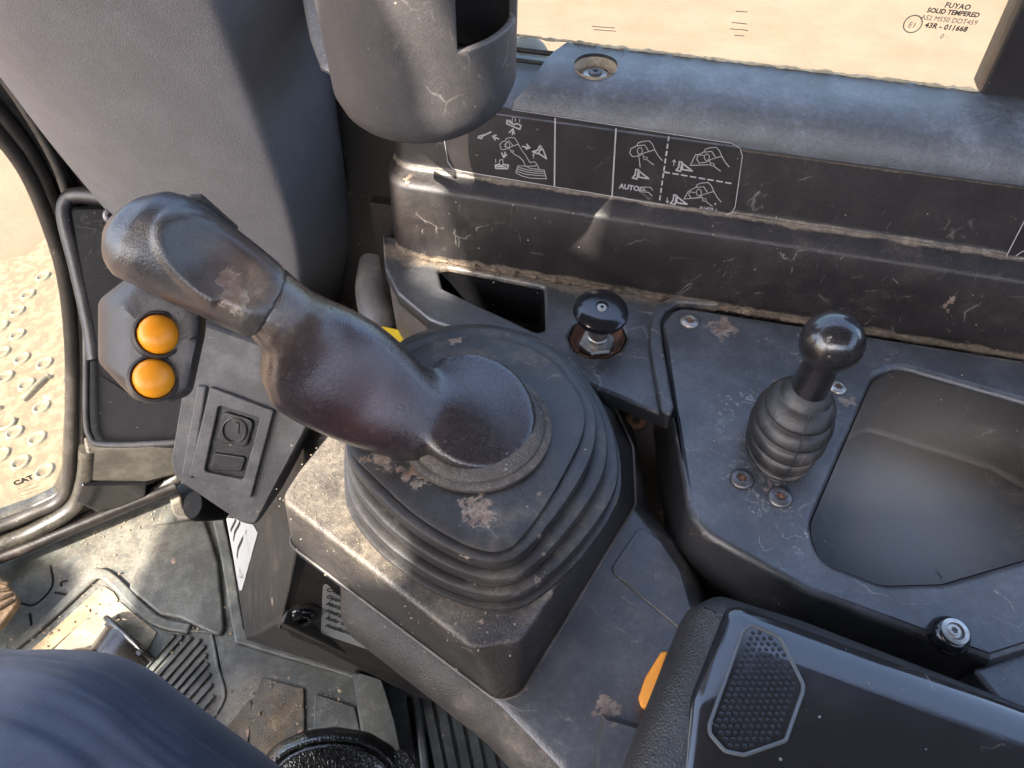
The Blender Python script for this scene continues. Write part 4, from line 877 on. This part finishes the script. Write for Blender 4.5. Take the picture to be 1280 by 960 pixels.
# ------------------------------------------------------------------ front corner: window frame, glass, door pocket
F1 = PZ(0, 700, .1); F2 = PZ(220, 610, .1)
WPL = Plane(F1, F2, F1 + Vector((0, 0, 1)))
fw = thing('front_window', 'curved front window with muddy black frame and small maker mark at the left edge', 'window', F1.lerp(F2, .5))
ghole = [(-140, -300), (-60, 108), (0, 178), (30, 220), (58, 287), (76, 350), (83, 430), (83, 520), (79, 595), (70, 620), (40, 634), (0, 648), (-140, 693)]
slab('window_frame', WPL, [(-170, -320), (420, -320), (420, 560), (222, 600), (90, 655), (0, 690), (-170, 748)], .02, M['frame'], fw, bev=.004, r=0, holes=[ghole], holer=[0, .05, .02, .05, .05, .05, .05, .03, .02, .02, .03, .02, 0])
slab('glass_pane', WPL, [(-138, -298), (-60, 106), (0, 176), (30, 218), (60, 287), (78, 350), (85, 430), (85, 520), (81, 597), (72, 622), (40, 636), (0, 650), (-138, 695)], .004, M['glass'], fw, bev=.0005, r=.01, off=-.012)
cur = lambda L, o: smooth_path([WPL.hit(x, y, o) for x, y in L], 6)
G_ = [(-60, 100), (0, 168), (36, 218), (64, 285), (82, 350), (90, 430), (90, 520), (86, 598), (74, 626), (40, 642), (0, 658), (-120, 695)]
tube('rubber_seal', cur(G_, .006), .0085, M['seal'], fw, 12)
tube('rubber_seal', cur([(-60, 78), (0, 142), (46, 205), (76, 280), (95, 350), (102, 430), (102, 520), (100, 590)], .004), .008, M['seal'], fw, 10)
tube('trim_strip', cur([(-60, 25), (0, 92), (40, 150), (70, 205), (86, 250)], .012), .005, worn('weathered_strip', (.06, .057, .05, 1), .45, dust=.6, film=.3, hair=.6), fw, 10)
tube('frame_tube', cur([(-160, 735), (0, 681), (50, 660), (92, 634), (106, 600), (110, 560)], .02), .0115, M['frame'], fw, 16)
tube('frame_tube', cur([(60, 668), (110, 648), (165, 625), (222, 596), (240, 560)], .022), .0105, M['frame'], fw, 16)
slab('sill_block', WPL, [(108, 560), (240, 556), (236, 590), (180, 604), (112, 602)], .03, worn('dusty_steel_corner', (.11, .105, .09, 1), .5, dust=.9, mud=.4, film=.3, hair=.6), fw, bev=.004, off=.03)
slab('black_recess', WPL, [(103, 606), (184, 604), (182, 630), (120, 640), (96, 628)], .02, M['knob'], fw, bev=.003, off=.034)
tube('sill_edge', cur([(-200, 770), (0, 697), (110, 652), (220, 607)], .03), .009, M['dark'], fw, 12)
gw = lambda s, x, y, size, **k: text_me(s, WPL.hit(x, y, -.0112), WPL.u, WPL.v if WPL.v.z > 0 else -WPL.v, size, **k)
link('maker_mark', join_me([gw('CAT', 19, 607, .0125, bold=.0007)]), M['ink'], fw)
link('maker_mark', ribbon_me(WPL, [[(22, 612), (44, 604)], [(23, 616), (50, 607)], [(26, 620), (52, 611)], [(28, 624), (40, 620)]], .0009, -.0108), M['fadeink'], fw)

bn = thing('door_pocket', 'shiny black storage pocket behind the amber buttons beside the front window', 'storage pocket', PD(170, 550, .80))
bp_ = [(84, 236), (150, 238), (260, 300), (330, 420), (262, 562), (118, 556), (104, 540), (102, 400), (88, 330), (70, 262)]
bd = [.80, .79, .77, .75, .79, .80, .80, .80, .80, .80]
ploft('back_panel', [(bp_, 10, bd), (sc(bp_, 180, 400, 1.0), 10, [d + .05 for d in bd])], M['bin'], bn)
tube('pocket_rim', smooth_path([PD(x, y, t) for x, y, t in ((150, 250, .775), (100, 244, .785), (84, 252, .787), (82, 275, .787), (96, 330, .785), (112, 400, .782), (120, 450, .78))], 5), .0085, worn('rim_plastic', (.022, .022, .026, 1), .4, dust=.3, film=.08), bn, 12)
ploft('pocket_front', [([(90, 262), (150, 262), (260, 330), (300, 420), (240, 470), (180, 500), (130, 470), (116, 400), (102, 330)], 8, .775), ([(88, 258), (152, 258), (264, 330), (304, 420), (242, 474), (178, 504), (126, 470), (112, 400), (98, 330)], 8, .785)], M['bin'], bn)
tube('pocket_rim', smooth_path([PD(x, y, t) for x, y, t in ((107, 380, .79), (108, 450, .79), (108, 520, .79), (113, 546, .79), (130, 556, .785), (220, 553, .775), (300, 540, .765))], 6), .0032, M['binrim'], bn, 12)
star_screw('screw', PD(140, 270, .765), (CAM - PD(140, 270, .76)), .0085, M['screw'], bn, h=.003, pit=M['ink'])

# ------------------------------------------------------------------ lower side of the console with stickers
P1 = Plane(PZ(305, 797, .13), PZ(283, 640, .13), PZ(362, 690, .44))
c1, c2 = P1.hit(353, 784), P1.hit(372, 684)
LPL = Plane(c1, PZ(520, 868, .17), c2)
BPL = Plane(PZ(305, 797, .13), PZ(480, 852, .13), c1)
lc = thing('lower_console', 'dark lower console side with bolt and two white stickers above the floor mat', 'console base', PZ(400, 850, .06))
slab('side_panel', P1, [(276, 600), (307, 799), (354, 785), (374, 684), (420, 500), (300, 480)], .02, M['lower'], lc, bev=.002, r=.002)
slab('front_panel', LPL, [(352, 787), (520, 872), (640, 900), (640, 560), (420, 500), (372, 682)], .02, M['lower'], lc, bev=.002, r=.002)
slab('bottom_flange', BPL, [(304, 800), (480, 855), (640, 905), (640, 860), (520, 862), (352, 778)], .02, M['lower'], lc, bev=.003, r=.004)
slab('recess_panel', LPL, [(370, 688), (353, 783), (364, 797), (540, 860), (640, 800), (480, 700)], .004, worn('brownish_side_panel', (.045, .037, .034, 1), .42, dust=.25, film=.1, hair=.7, upw=.2), lc, bev=.0015, r=.005, off=.0025)
tube('panel_rib', [LPL.hit(x, y, .003) for x, y in ((373, 684), (362, 735), (350, 784))], .0025, M['lower'], lc, 8)
bh = star_screw('push_bolt', LPL.hit(378, 768, .003), LPL.n, .0145, M['knob'], lc, h=.008, pit=M['steel'])
lathe('bolt_collar', [(.018, 0), (.0175, .002), (.014, .003)], LPL.hit(379, 768, .0032), LPL.n, M['lower'], bh, 32)
st = slab('stripe_sticker', P1, [(283, 648), (300, 648), (316, 656), (322, 666), (302, 738), (299, 738)], .0006, M['white'], lc, bev=.0001, r=.002, off=.001)
st['label'] = 'white sticker with thick black slanted stripes'
D_ = crop(4, 200, 600)
link('black_stripes', ribbon_me(P1, [D_(l) for l in ([(352, 252), (378, 200)], [(366, 302), (372, 262), (398, 215)], [(384, 385), (388, 345), (412, 290)])], .0050, .0019), M['ink'], st)
tag(link('small_print', ribbon_me(P1, [D_(l) for l in ([(432, 250), (440, 330)], [(440, 340), (446, 362)], [(425, 270), (432, 250)], oval(405, 465, 10, 22)[:14], [(398, 440), (412, 490)])], .0009, .0017), M['ink'], st), kind='stuff')
wl = slab('warning_label', LPL, [(404, 725), (401, 792), (460, 812), (480, 800)], .0006, M['white'], lc, bev=.0001, r=.004, off=.0032)
wl['label'] = 'white printed text label half hidden by the pod rail'
tl_ = []
lu = (LPL.hit(440, 803) - LPL.hit(404, 791)).normalized(); lvv = LPL.n.cross(lu); lvv = lvv if lvv.z > 0 else -lvv
for k, s in enumerate(('CAUTION', 'Operation', 'Maintain all', 'Hydraulic oil', 'Refer to the manual', 'Installation and Service')):
    o0 = LPL.hit(407 - k * .3, 738 + k * 9, .0040); tl_.append(text_me(s, o0, lu, lvv, .0078, bold=.0002))
link('label_text', join_me(tl_), M['ink'], wl)

# ------------------------------------------------------------------ floor
ZF = .10
fm = link('floor', slab_me(HP(ZF), [[(q.x, q.y) for q in [PZ(*p, ZF) for p in [(-60, 718), (0, 694), (222, 604)]]] + [(-.30, .70), (1.3, .36), (1.3, -1.1), (-1.0, -1.1)]], .03, .002), M['mat']); tag(fm, kind='structure')
mt = thing('floor_mat', 'dusty grey green rubber floor mat with moulded ribs under the trouser leg', 'floor mat', PZ(250, 850, ZF))
slab('mat_sheet', HP(ZF + .006), [(-60, 730), (0, 706), (216, 616), (278, 640), (306, 797), (482, 853), (640, 900), (760, 1000), (900, 1700), (-300, 1700)], .006, M['mat'], mt, bev=.002, r=.004)
def mstrip(n, L, w, h, mat, bev=.0035):
    P = [PZ(x, y, ZF).xy for x, y in L]; P = smooth_path([Vector((p.x, p.y)) for p in P], 4); A, B_2 = [], []
    for i, p in enumerate(P):
        d = (P[min(i + 1, len(P) - 1)] - P[max(i - 1, 0)]).normalized(); nn = Vector((-d.y, d.x)) * w / 2; A.append(p + nn); B_2.append(p - nn)
    return link(n, slab_me(HP(ZF + .006 + h), [[(q.x, q.y) for q in A + B_2[::-1]]], h + .004, min(bev, h * .8), 4), M[mat], mt)
def mtube(n, L, r, mat='mat', z=ZF + .006): z -= r * .45; return tube(n, smooth_path([PZ(x, y, z) for x, y in L], 4), r, M[mat], mt, 10)
mstrip('moulded_edge', [(274, 648), (286, 700), (302, 792), (312, 804), (400, 830), (478, 855)], .016, .008, 'mat')
mstrip('moulded_edge', [(222, 624), (230, 648), (258, 642), (278, 646)], .016, .010, 'matpale')
# raised dark heel plateau
slab('heel_plateau', HP(ZF + .013), [(188, 655), (255, 648), (272, 700), (282, 800), (224, 772), (200, 768), (160, 735)], .008, M['mat'], mt, bev=.004, r=.012)
# sand filled recess with kerb
mstrip('recess_kerb', [(-10, 838), (60, 780), (118, 727), (131, 721), (150, 734), (196, 778), (240, 790)], .015, .007, 'mat')
slab('caked_sand', HP(ZF + .0085), [(8, 840), (118, 740), (130, 732), (142, 740), (150, 752), (120, 762), (60, 815), (40, 850)], .003, M['sandfill'], mt, bev=.001, r=.008)
slab('recess_floor', HP(ZF + .008), [(30, 850), (122, 756), (150, 752), (196, 790), (150, 880)], .003, worn('sandy_mat', (.20, .185, .15, 1), .7, dust=.9, mud=.5, film=.4, dustcol=(.48, .40, .27, 1)), mt, bev=.001, r=.004)
E_ = crop(4, 0, 680)
for L in ([(255, 110), (262, 215), (175, 305), (100, 298)], [(150, 350), (168, 470)], [(310, 215), (308, 195), (340, 185)], [(275, 245), (345, 258)]): mtube('moulded_line', E_(L), .0022, 'bin', ZF + .0058)
starts = [(890, 440), (930, 445), (975, 450), (1018, 462), (1042, 490), (1050, 535), (1056, 582), (1066, 632), (1076, 684), (1086, 742)]
for i, (x, y) in enumerate(starts):
    a = E_([(x - 12, y + 14)])[0]; ln = 85 if i < 5 else 62
    b_ = (a[0] - ln * .66, a[1] + ln * .75)
    p, q = PZ(*a, ZF + .006), PZ(*b_, ZF + .006); d = (q - p).normalized(); s = Vector((-d.y, d.x, 0)) * .0034
    rings = []
    for f, k in ((0, .2), (.02, .8), (.05, 1), (.95, 1), (1, .5)):
        c = p.lerp(q, f); rings.append([c - s * k + Vector((0, 0, -.001)), c - s * k * .75 + Vector((0, 0, .0042 * k)), c + s * k * .75 + Vector((0, 0, .0042 * k)), c + s * k + Vector((0, 0, -.001))])
    link('rib', loft_me(rings, angle=60), M['mat'], mt)
mtube('rib_border', E_([(850, 432), (1040, 440), (1062, 470), (1090, 620), (1122, 770), (1030, 920), (980, 1000)]), .0026, 'mat', ZF + .0072)
mtube('moulded_line', E_([(1055, 440), (1075, 500), (1128, 770)]), .0014, 'bin', ZF + .0066)
M['mudpad'] = worn('muddy_mat_pad', (.085, .085, .075, 1), .7, dust=1.0, mud=.7, film=.2, grain=.8, dustcol=(.26, .18, .10, 1))
for px in ([(326, 846), (380, 860), (381, 915), (300, 990), (312, 890)], [(393, 866), (444, 883), (453, 925), (391, 925)], [(315, 869), (314, 940), (300, 990), (262, 935)]):
    slab('raised_pad', HP(ZF + .0105), px, .006, M['mudpad'] if px[0][0] != 393 else M['mat'], mt, bev=.002, r=.004)
ploft('mat_flap', [([(444, 840), (476, 850), (492, 900), (502, 950), (510, 1010), (470, 1010), (450, 880)], 6, .93), ([(440, 838), (480, 849), (496, 900), (508, 950), (516, 1012), (466, 1012), (446, 880)], 6, .945), ([(440, 838), (480, 849), (496, 900), (508, 950), (516, 1012), (466, 1012), (446, 880)], 6, .98)], M['mat'], mt)
mstrip('moulded_edge', [(488, 850), (508, 858), (520, 874), (532, 960), (536, 1010)], .010, .010, 'mat')
slab('drain_slot', HP(ZF + .0075), [(507, 868), (520, 876), (548, 960), (552, 1020), (524, 1020), (518, 940)], .003, M['bin'], mt, bev=.0005)
for i in range(7):
    x0 = 538 + 16.5 * i; p, q = PZ(x0 - 10, 850, ZF + .006), PZ(x0 + 22, 1010, ZF + .006); d = (q - p).normalized(); s = Vector((-d.y, d.x, 0)) * .0066
    link('rib', loft_me([[c - s, c - s * .8 + Vector((0, 0, .006)), c + s * .8 + Vector((0, 0, .006)), c + s] for c in (p, q)], angle=60), M['mat'], mt)

# brake pedal: black pressed steel arch
pe = thing('steel_pedal', 'bent black steel pedal bracket lying in the sandy recess of the mat', 'pedal', PZ(150, 830, ZF))
pr_ = []
e0, e1 = PZ(136, 776, ZF + .010), PZ(190, 824, ZF + .010); dirp = (PZ(80, 860, ZF) - PZ(140, 775, ZF)).normalized()
for k in range(3):
    row = []
    for j in range(13):
        f = j / 12; h = .030 * (1 - abs(2 * f - 1) ** 2.2)
        row.append(e0.lerp(e1, f) + Vector((0, 0, h)) + dirp * (.002 + .07 * k))
    pr_.append(row)
link('arch_plate', patch_me(pr_, .003, 2), M['pedal'], pe)
tube('front_lip', smooth_path([e0 + Vector((0, 0, .0)), e0.lerp(e1, .10) + Vector((0, 0, .020)), e0.lerp(e1, .5) + Vector((0, 0, .026)), e0.lerp(e1, .90) + Vector((0, 0, .020)), e1], 4), .0042, M['pedal'], pe, 10)
link('end_plate', loft_me([[e0 + dirp * k_, e0.lerp(e1, .10) + Vector((0, 0, .017)) + dirp * k_, e0.lerp(e1, .5) + Vector((0, 0, .022)) + dirp * k_, e0.lerp(e1, .90) + Vector((0, 0, .017)) + dirp * k_, e1 + dirp * k_] for k_ in (.004, .008)]), M['pedal'], pe)
pd2 = thing('pedal_pad', 'muddy tan pedal pad with long ribs at the left edge of the picture', 'pedal', PZ(0, 770, ZF))
slab('pad_base', HP(.16), [(-60, 700), (0, 722), (20, 742), (22, 752), (0, 782), (-80, 830)], .012, M['wood'], pd2, bev=.003, r=.008)
for k in range(4):
    p, q = PZ(-40 + 2 * k, 712 + 18 * k, .162), PZ(18 - 6 * k, 744 + 9 * k, .162)
    a_, b2 = PZ(-50, 790 - 22 * k, .162), PZ(17 - 4 * k * .5, 750 - 7 * k, .162); tube('pad_rib', [a_, b2], .0028, M['wood'], pd2, 8)
lathe('pedal_arm', [(.012, .0), (.012, .06)], PZ(-40, 775, ZF), (0, 0, 1), M['pedal'], pd2, 16)
# black cap sticking out between window frame and switch housing
cpx = PD(250, 632, .83)
cap_ = lathe('black_cap', [(.0, -.03), (.014, -.03), (.016, -.012), (.017, .004), (.014, .010), (.0, .011)], cpx, (-.35, -.3, .6), M['bin'], None, 28, cap0=False, cap1=False)
tag(cap_, 'glossy black cap half hidden under the grey switch housing', 'cap')

# ------------------------------------------------------------------ loose grit lying in corners
random.seed(21)
gb_ = bmesh.new()
def crumb(c, r):
    m4 = Matrix.Translation(c) @ Matrix.Rotation(random.uniform(0, 6), 4, 'Z') @ Matrix.Diagonal((r * random.uniform(.7, 1.5), r * random.uniform(.6, 1.1), r * random.uniform(.4, .8), 1))
    v = bmesh.ops.create_icosphere(gb_, subdivisions=1, radius=1, matrix=m4)['verts']
    for q in v: q.co += Vector((random.uniform(-1, 1), random.uniform(-1, 1), random.uniform(-1, 1))) * r * .22
def scatter(pts, n, sp, r0, r1):
    for _ in range(n):
        x, y, z = random.choice(pts); p = PZ(x, y, z); crumb(p + Vector((random.gauss(0, sp), random.gauss(0, sp * .6), 0)), random.uniform(r0, r1) * random.choice((1, 1, .6)))
scatter([(1120, 570, .6005), (1180, 590, .6005), (1240, 610, .6005), (1230, 690, .6005), (1100, 700, .6005), (1060, 650, .6005), (1150, 640, .6005)], 40, .025, .0003, .0007)
scatter([(900, 405, .6765), (960, 420, .6765), (1060, 430, .6765), (1160, 450, .6765), (930, 560, .6765), (1000, 650, .6765), (950, 480, .6765)], 60, .018, .0003, .0009)
scatter([(560, 330, .6705), (620, 345, .6705), (700, 360, .6705), (780, 375, .6705), (700, 440, .6705), (790, 440, .6705)], 110, .008, .0003, .0010)
scatter([(380, 620, .7005), (420, 570, .7005), (450, 690, .7005), (540, 760, .7005), (600, 790, .7005)], 120, .014, .0003, .0008)
scatter([(300, 780, .107), (130, 740, .110), (60, 800, .110), (240, 800, .108), (330, 880, .112), (400, 890, .112), (120, 680, .107), (200, 650, .107), (270, 860, .108)], 240, .035, .0006, .0024)
me = bpy.data.meshes.new('grit'); gb_.to_mesh(me); gb_.free()
gt_ = link('loose_grit', me, simple('loose_grit_stone', (.30, .235, .165, 1), .9, var=.8, bump=.3, bs=200)); tag(gt_, kind='stuff')

# ------------------------------------------------------------------ operator leg and the leather cushion
m, nt, _ = mat_new('navy_trouser_cloth'); b = NB(nt); tc = b.n('ShaderNodeTexCoord').outputs['Object']
mp = b.n('ShaderNodeMapping'); mp.inputs['Rotation'].default_value = (0, 0, .6); mp.inputs['Scale'].default_value = (1, 1, 1); b.l(tc, mp.inputs[0])
wv = b.n('ShaderNodeTexWave'); wv.inputs['Scale'].default_value = 420; wv.inputs['Distortion'].default_value = 2; b.l(mp.outputs[0], wv.inputs[0])
n_ = b.noise(tc, 22, 5); cl = b.mix(b.ramp(n_, .35, .7), (.038, .053, .085, 1), (.054, .072, .108, 1))
cl = b.mix(b.m('MULTIPLY', b.ramp(b.noise(tc, 700, 3, .8), .55, .7), .5), cl, (.12, .13, .16, 1))
ps = b.n('ShaderNodeBsdfPrincipled'); b.l(cl, ps.inputs['Base Color']); ps.inputs['Roughness'].default_value = .85; ps.inputs['Sheen Weight'].default_value = .5; ps.inputs['Sheen Roughness'].default_value = .4; ps.inputs['Specular IOR Level'].default_value = .2
bp = b.n('ShaderNodeBump'); bp.inputs['Distance'].default_value = .0005; bp.inputs['Strength'].default_value = .4; b.l(b.m('ADD', wv.outputs['Fac'], b.m('MULTIPLY', n_, 3)), bp.inputs['Height']); b.l(bp.outputs[0], ps.inputs['Normal'])
o = b.n('ShaderNodeOutputMaterial'); b.l(ps.outputs[0], o.inputs[0]); M['cloth'] = m
pers = thing('person', 'seated operator in navy trousers, the thigh crossing the bottom left corner', 'person', Vector((-.52, .12, .11)))
LG = [((470, 1090), (330, 1500), .52, .075), ((400, 1020), (220, 1420), .51, .078), ((335, 966), (140, 1360), .50, .08), ((290, 934), (80, 1320), .50, .08), ((250, 905), (30, 1290), .495, .08), ((205, 872), (-10, 1260), .495, .08), ((170, 846), (-50, 1230), .495, .08), ((120, 824), (-90, 1200), .495, .08), ((60, 816), (-140, 1170), .50, .078), ((0, 815), (-190, 1150), .505, .075), ((-80, 812), (-240, 1130), .515, .072), ((-170, 830), (-290, 1110), .53, .068)]
rs = []; nL = 240
pv_ = []
for i, (a, b_, t, th) in enumerate(LG):
    A, B = PD(*a, t), PD(*b_, t); pv_.append(((A + B) / 2, (A - B) / 2, th))
for i, (c, s, th) in enumerate(pv_):
    ax_ = (pv_[min(i + 1, len(pv_) - 1)][0] - pv_[max(i - 1, 0)][0]).normalized(); d = s.cross(ax_).normalized()
    if d.dot(c - CAM) > 0: d = -d
    r = []
    for k in range(nL):
        an = 2 * math.pi * k / nL; f = 0
        # long soft folds running along the cloth; an=0 is the upper outline, pi/2 faces the camera
        x = i / (len(pv_) - 1)
        for (a0_, h_, sl, dec) in ((.17, .0050, .05, .10), (.29, .0026, .10, .06), (.36, .0030, .12, .07), (.45, .0028, .12, .08), (.56, .0030, .1, .10), (.72, .004, .1, .15), (1.0, .004, .1, .2), (1.4, .004, .1, .2)):
            q_ = an - (a0_ - sl * (x - .5) + .012 * math.sin(x * 11 + a0_ * 25)); f += h_ * .5 * (1 + math.tanh(q_ / .022)) * math.exp(-max(q_, 0) / dec) * (.75 + .35 * math.sin(x * 5 + a0_ * 14))
        r.append(c + s * math.cos(an) + d * (math.sin(an) * th) + (s.normalized() * math.cos(an) + d * math.sin(an)) * f)
    rs.append(r)
last = rs[-1]; lc_ = sum(last, Vector()) / nL
for k, (dx, dy, z, sc_) in enumerate(((-.03, .03, .50, .95), (-.05, .05, .40, .85), (-.05, .06, .28, .75), (-.04, .06, .19, .72))):
    c = Vector((lc_.x + dx, lc_.y + dy, z)); r = []
    for q in range(nL):
        v0 = (last[q] - lc_); hz = Vector((v0.x, v0.y - v0.z * .8, 0)); hz = hz.normalized() * .07 * sc_; r.append(c + hz)
    rs.append(r)
rs2 = []
for i in range(len(rs) - 1):
    for q in range(5):
        t = q / 5; p0, p1, p2, p3 = rs[max(i - 1, 0)], rs[i], rs[i + 1], rs[min(i + 2, len(rs) - 1)]
        rs2.append([.5 * ((2 * b1) + (b2 - a1) * t + (2 * a1 - 5 * b1 + 4 * b2 - d1) * t * t + (3 * b1 - a1 - 3 * b2 + d1) * t ** 3) for a1, b1, b2, d1 in zip(p0, p1, p2, p3)])
rs2.append(rs[-1])
link('trouser_leg', shade(loft_me(rs2), 180), M['cloth'], pers)
sc0 = Vector((lc_.x - .04, lc_.y + .07, ZF + .006))
bootr = []
for x, w_, h_ in ((-.09, .03, .06), (-.07, .042, .10), (-.03, .045, .12), (.02, .043, .10), (.07, .047, .07), (.13, .048, .055), (.17, .038, .045), (.185, .02, .025)):
    bootr.append([sc0 + Vector((-.3, .95, 0)) * x + Vector((.95, .3, 0)) * (w_ * math.cos(2 * math.pi * k / 20)) + Vector((0, 0, h_ / 2 + h_ / 2 * math.sin(2 * math.pi * k / 20))) for k in range(20)])
link('shoe', loft_me(bootr), M['pedal'], pers)
m, nt, _ = mat_new('black_grained_leather'); b = NB(nt); tc = b.n('ShaderNodeTexCoord').outputs['Object']
ps = b.n('ShaderNodeBsdfPrincipled'); ps.inputs['Roughness'].default_value = .27; ps.inputs['Specular IOR Level'].default_value = .9; ps.inputs['Coat Weight'].default_value = .3
e = b.ramp(b.vor(b.vadd(tc, b.noisecol(tc, 200), .003), 260, 'DISTANCE_TO_EDGE'), 0, .35); b.l(b.mix(e, (.006, .006, .006, 1), (.022, .022, .022, 1)), ps.inputs['Base Color'])
bp = b.n('ShaderNodeBump'); bp.inputs['Distance'].default_value = .0004; bp.inputs['Strength'].default_value = .6; b.l(e, bp.inputs['Height']); b.l(bp.outputs[0], ps.inputs['Normal'])
o = b.n('ShaderNodeOutputMaterial'); b.l(ps.outputs[0], o.inputs[0]); M['leather'] = m
cu_ = thing('leather_cushion', 'black grained leather cushion with piped rim at the bottom edge beside the trousers', 'cushion', PD(420, 1000, .80))
co_ = [(318, 958), (345, 928), (380, 912), (420, 907), (462, 914), (492, 932), (512, 962), (530, 1040), (500, 1140), (400, 1170), (310, 1120), (300, 1020)]
ploft('cushion_body', [(sc(co_, 415, 1035, .70), 30, .700), (sc(co_, 415, 1035, .80), 30, .701), (sc(co_, 415, 1035, .86), 30, .706), (sc(co_, 415, 1035, .93), 30, .711), (sc(co_, 415, 1035, .99), 30, .722), (sc(co_, 415, 1035, 1.0), 30, .735), (sc(co_, 415, 1035, .97), 30, .80)], M['leather'], cu_, sub=1)
for k_, t_, r_ in ((.875, .7035, .0026), (.80, .6995, .0012)):
    tube('piping', smooth_path([PD(x, y, t_) for x, y in sc(co_ + co_[:1], 415, 1035, k_)], 6), r_, M['leather'], cu_, 8)
bk = ploft('buckle', [([(492, 944), (506, 938), (520, 960), (516, 985), (498, 980)], 4, .705), ([(488, 940), (508, 934), (524, 960), (518, 990), (494, 984)], 5, .716)], M['leather'], cu_)

# ------------------------------------------------------------------ outside
m, nt, _ = mat_new('sandy_ground'); b = NB(nt); tc = b.n('ShaderNodeTexCoord').outputs['Object']
n1 = b.noise(tc, 2.2, 8, .6); n2 = b.noise(tc, 30, 6, .7); cl = b.mix(b.ramp(n1, .3, .7), (.148, .100, .068, 1), (.178, .124, .088, 1)); cl = b.mix(b.m('MULTIPLY', b.ramp(n2, .55, .75), .3), cl, (.26, .185, .11, 1))
ps = b.n('ShaderNodeBsdfPrincipled'); b.l(cl, ps.inputs['Base Color']); ps.inputs['Roughness'].default_value = .95; ps.inputs['Specular IOR Level'].default_value = .1
bp = b.n('ShaderNodeBump'); bp.inputs['Distance'].default_value = .02; bp.inputs['Strength'].default_value = .5; b.l(b.m('ADD', n1, b.m('MULTIPLY', n2, .3)), bp.inputs['Height']); b.l(bp.outputs[0], ps.inputs['Normal'])
o = b.n('ShaderNodeOutputMaterial'); b.l(ps.outputs[0], o.inputs[0]); M['sand'] = m
gbm = bmesh.new(); bmesh.ops.create_grid(gbm, x_segments=8, y_segments=8, size=400); me = bpy.data.meshes.new('g'); gbm.to_mesh(me); gbm.free()
for v_ in me.vertices: v_.co.z = -1.0
gnd = link('ground', me, M['sand']); tag(gnd, kind='structure')
# sandy step plate with raised punched rings beyond the front window
SPL = Plane(PD(0, 330, 3.0), PD(90, 330, 2.9), PD(0, 640, 2.1))
sp_ = thing('step_plate', 'sand covered outside step plate with punched rings seen through the front window', 'step', SPL.hit(20, 640))
slab('plate', SPL, [(-300, 310), (-20, 330), (35, 318), (60, 292), (180, 250), (300, 400), (300, 800), (-300, 800)], .03, worn('sandy_plate', (.20, .130, .072, 1), .85, dust=.8, mud=0, film=.4, grain=1, hair=0, specks=0, dustcol=(.27, .195, .13, 1)), sp_, bev=.004)
pm = worn('punched_ring_steel', (.16, .13, .09, 1), .6, dust=.8, film=.3, dustcol=(.5, .4, .26, 1))
proto = None
for (x, y) in [(95, 185), (60, 318), (10, 378), (75, 398), (20, 460), (90, 485), (50, 645), (125, 665), (5, 720), (70, 745), (145, 125), (150, 415), (140, 560), (150, 775), (5, 290), (60, 240)]:
    c = SPL.hit(x / 2.667, 300 + y / 2.667, 0)
    if proto is None:
        proto = lathe('punched_ring', [(.030, -.001), (.027, .008), (.020, .009), (.015, .001), (.014, -.0005)], c, SPL.n, pm, sp_, 20); pc0 = c
    else:
        o2 = proto.copy(); COL.objects.link(o2); o2.parent = sp_; o2.location = c - pc0
tube('bent_bar', smooth_path([SPL.hit(28, 500, .012), SPL.hit(42, 485, .014), SPL.hit(58, 470, .012), SPL.hit(60, 472, .01)], 3), .008, pm, sp_, 10)
arcp = [SPL.hit(x, y, .006) for x, y in oval(2, 523, 16, 14, 20)]
tube('hose_loop', arcp[:16], .007, pm, sp_, 8)
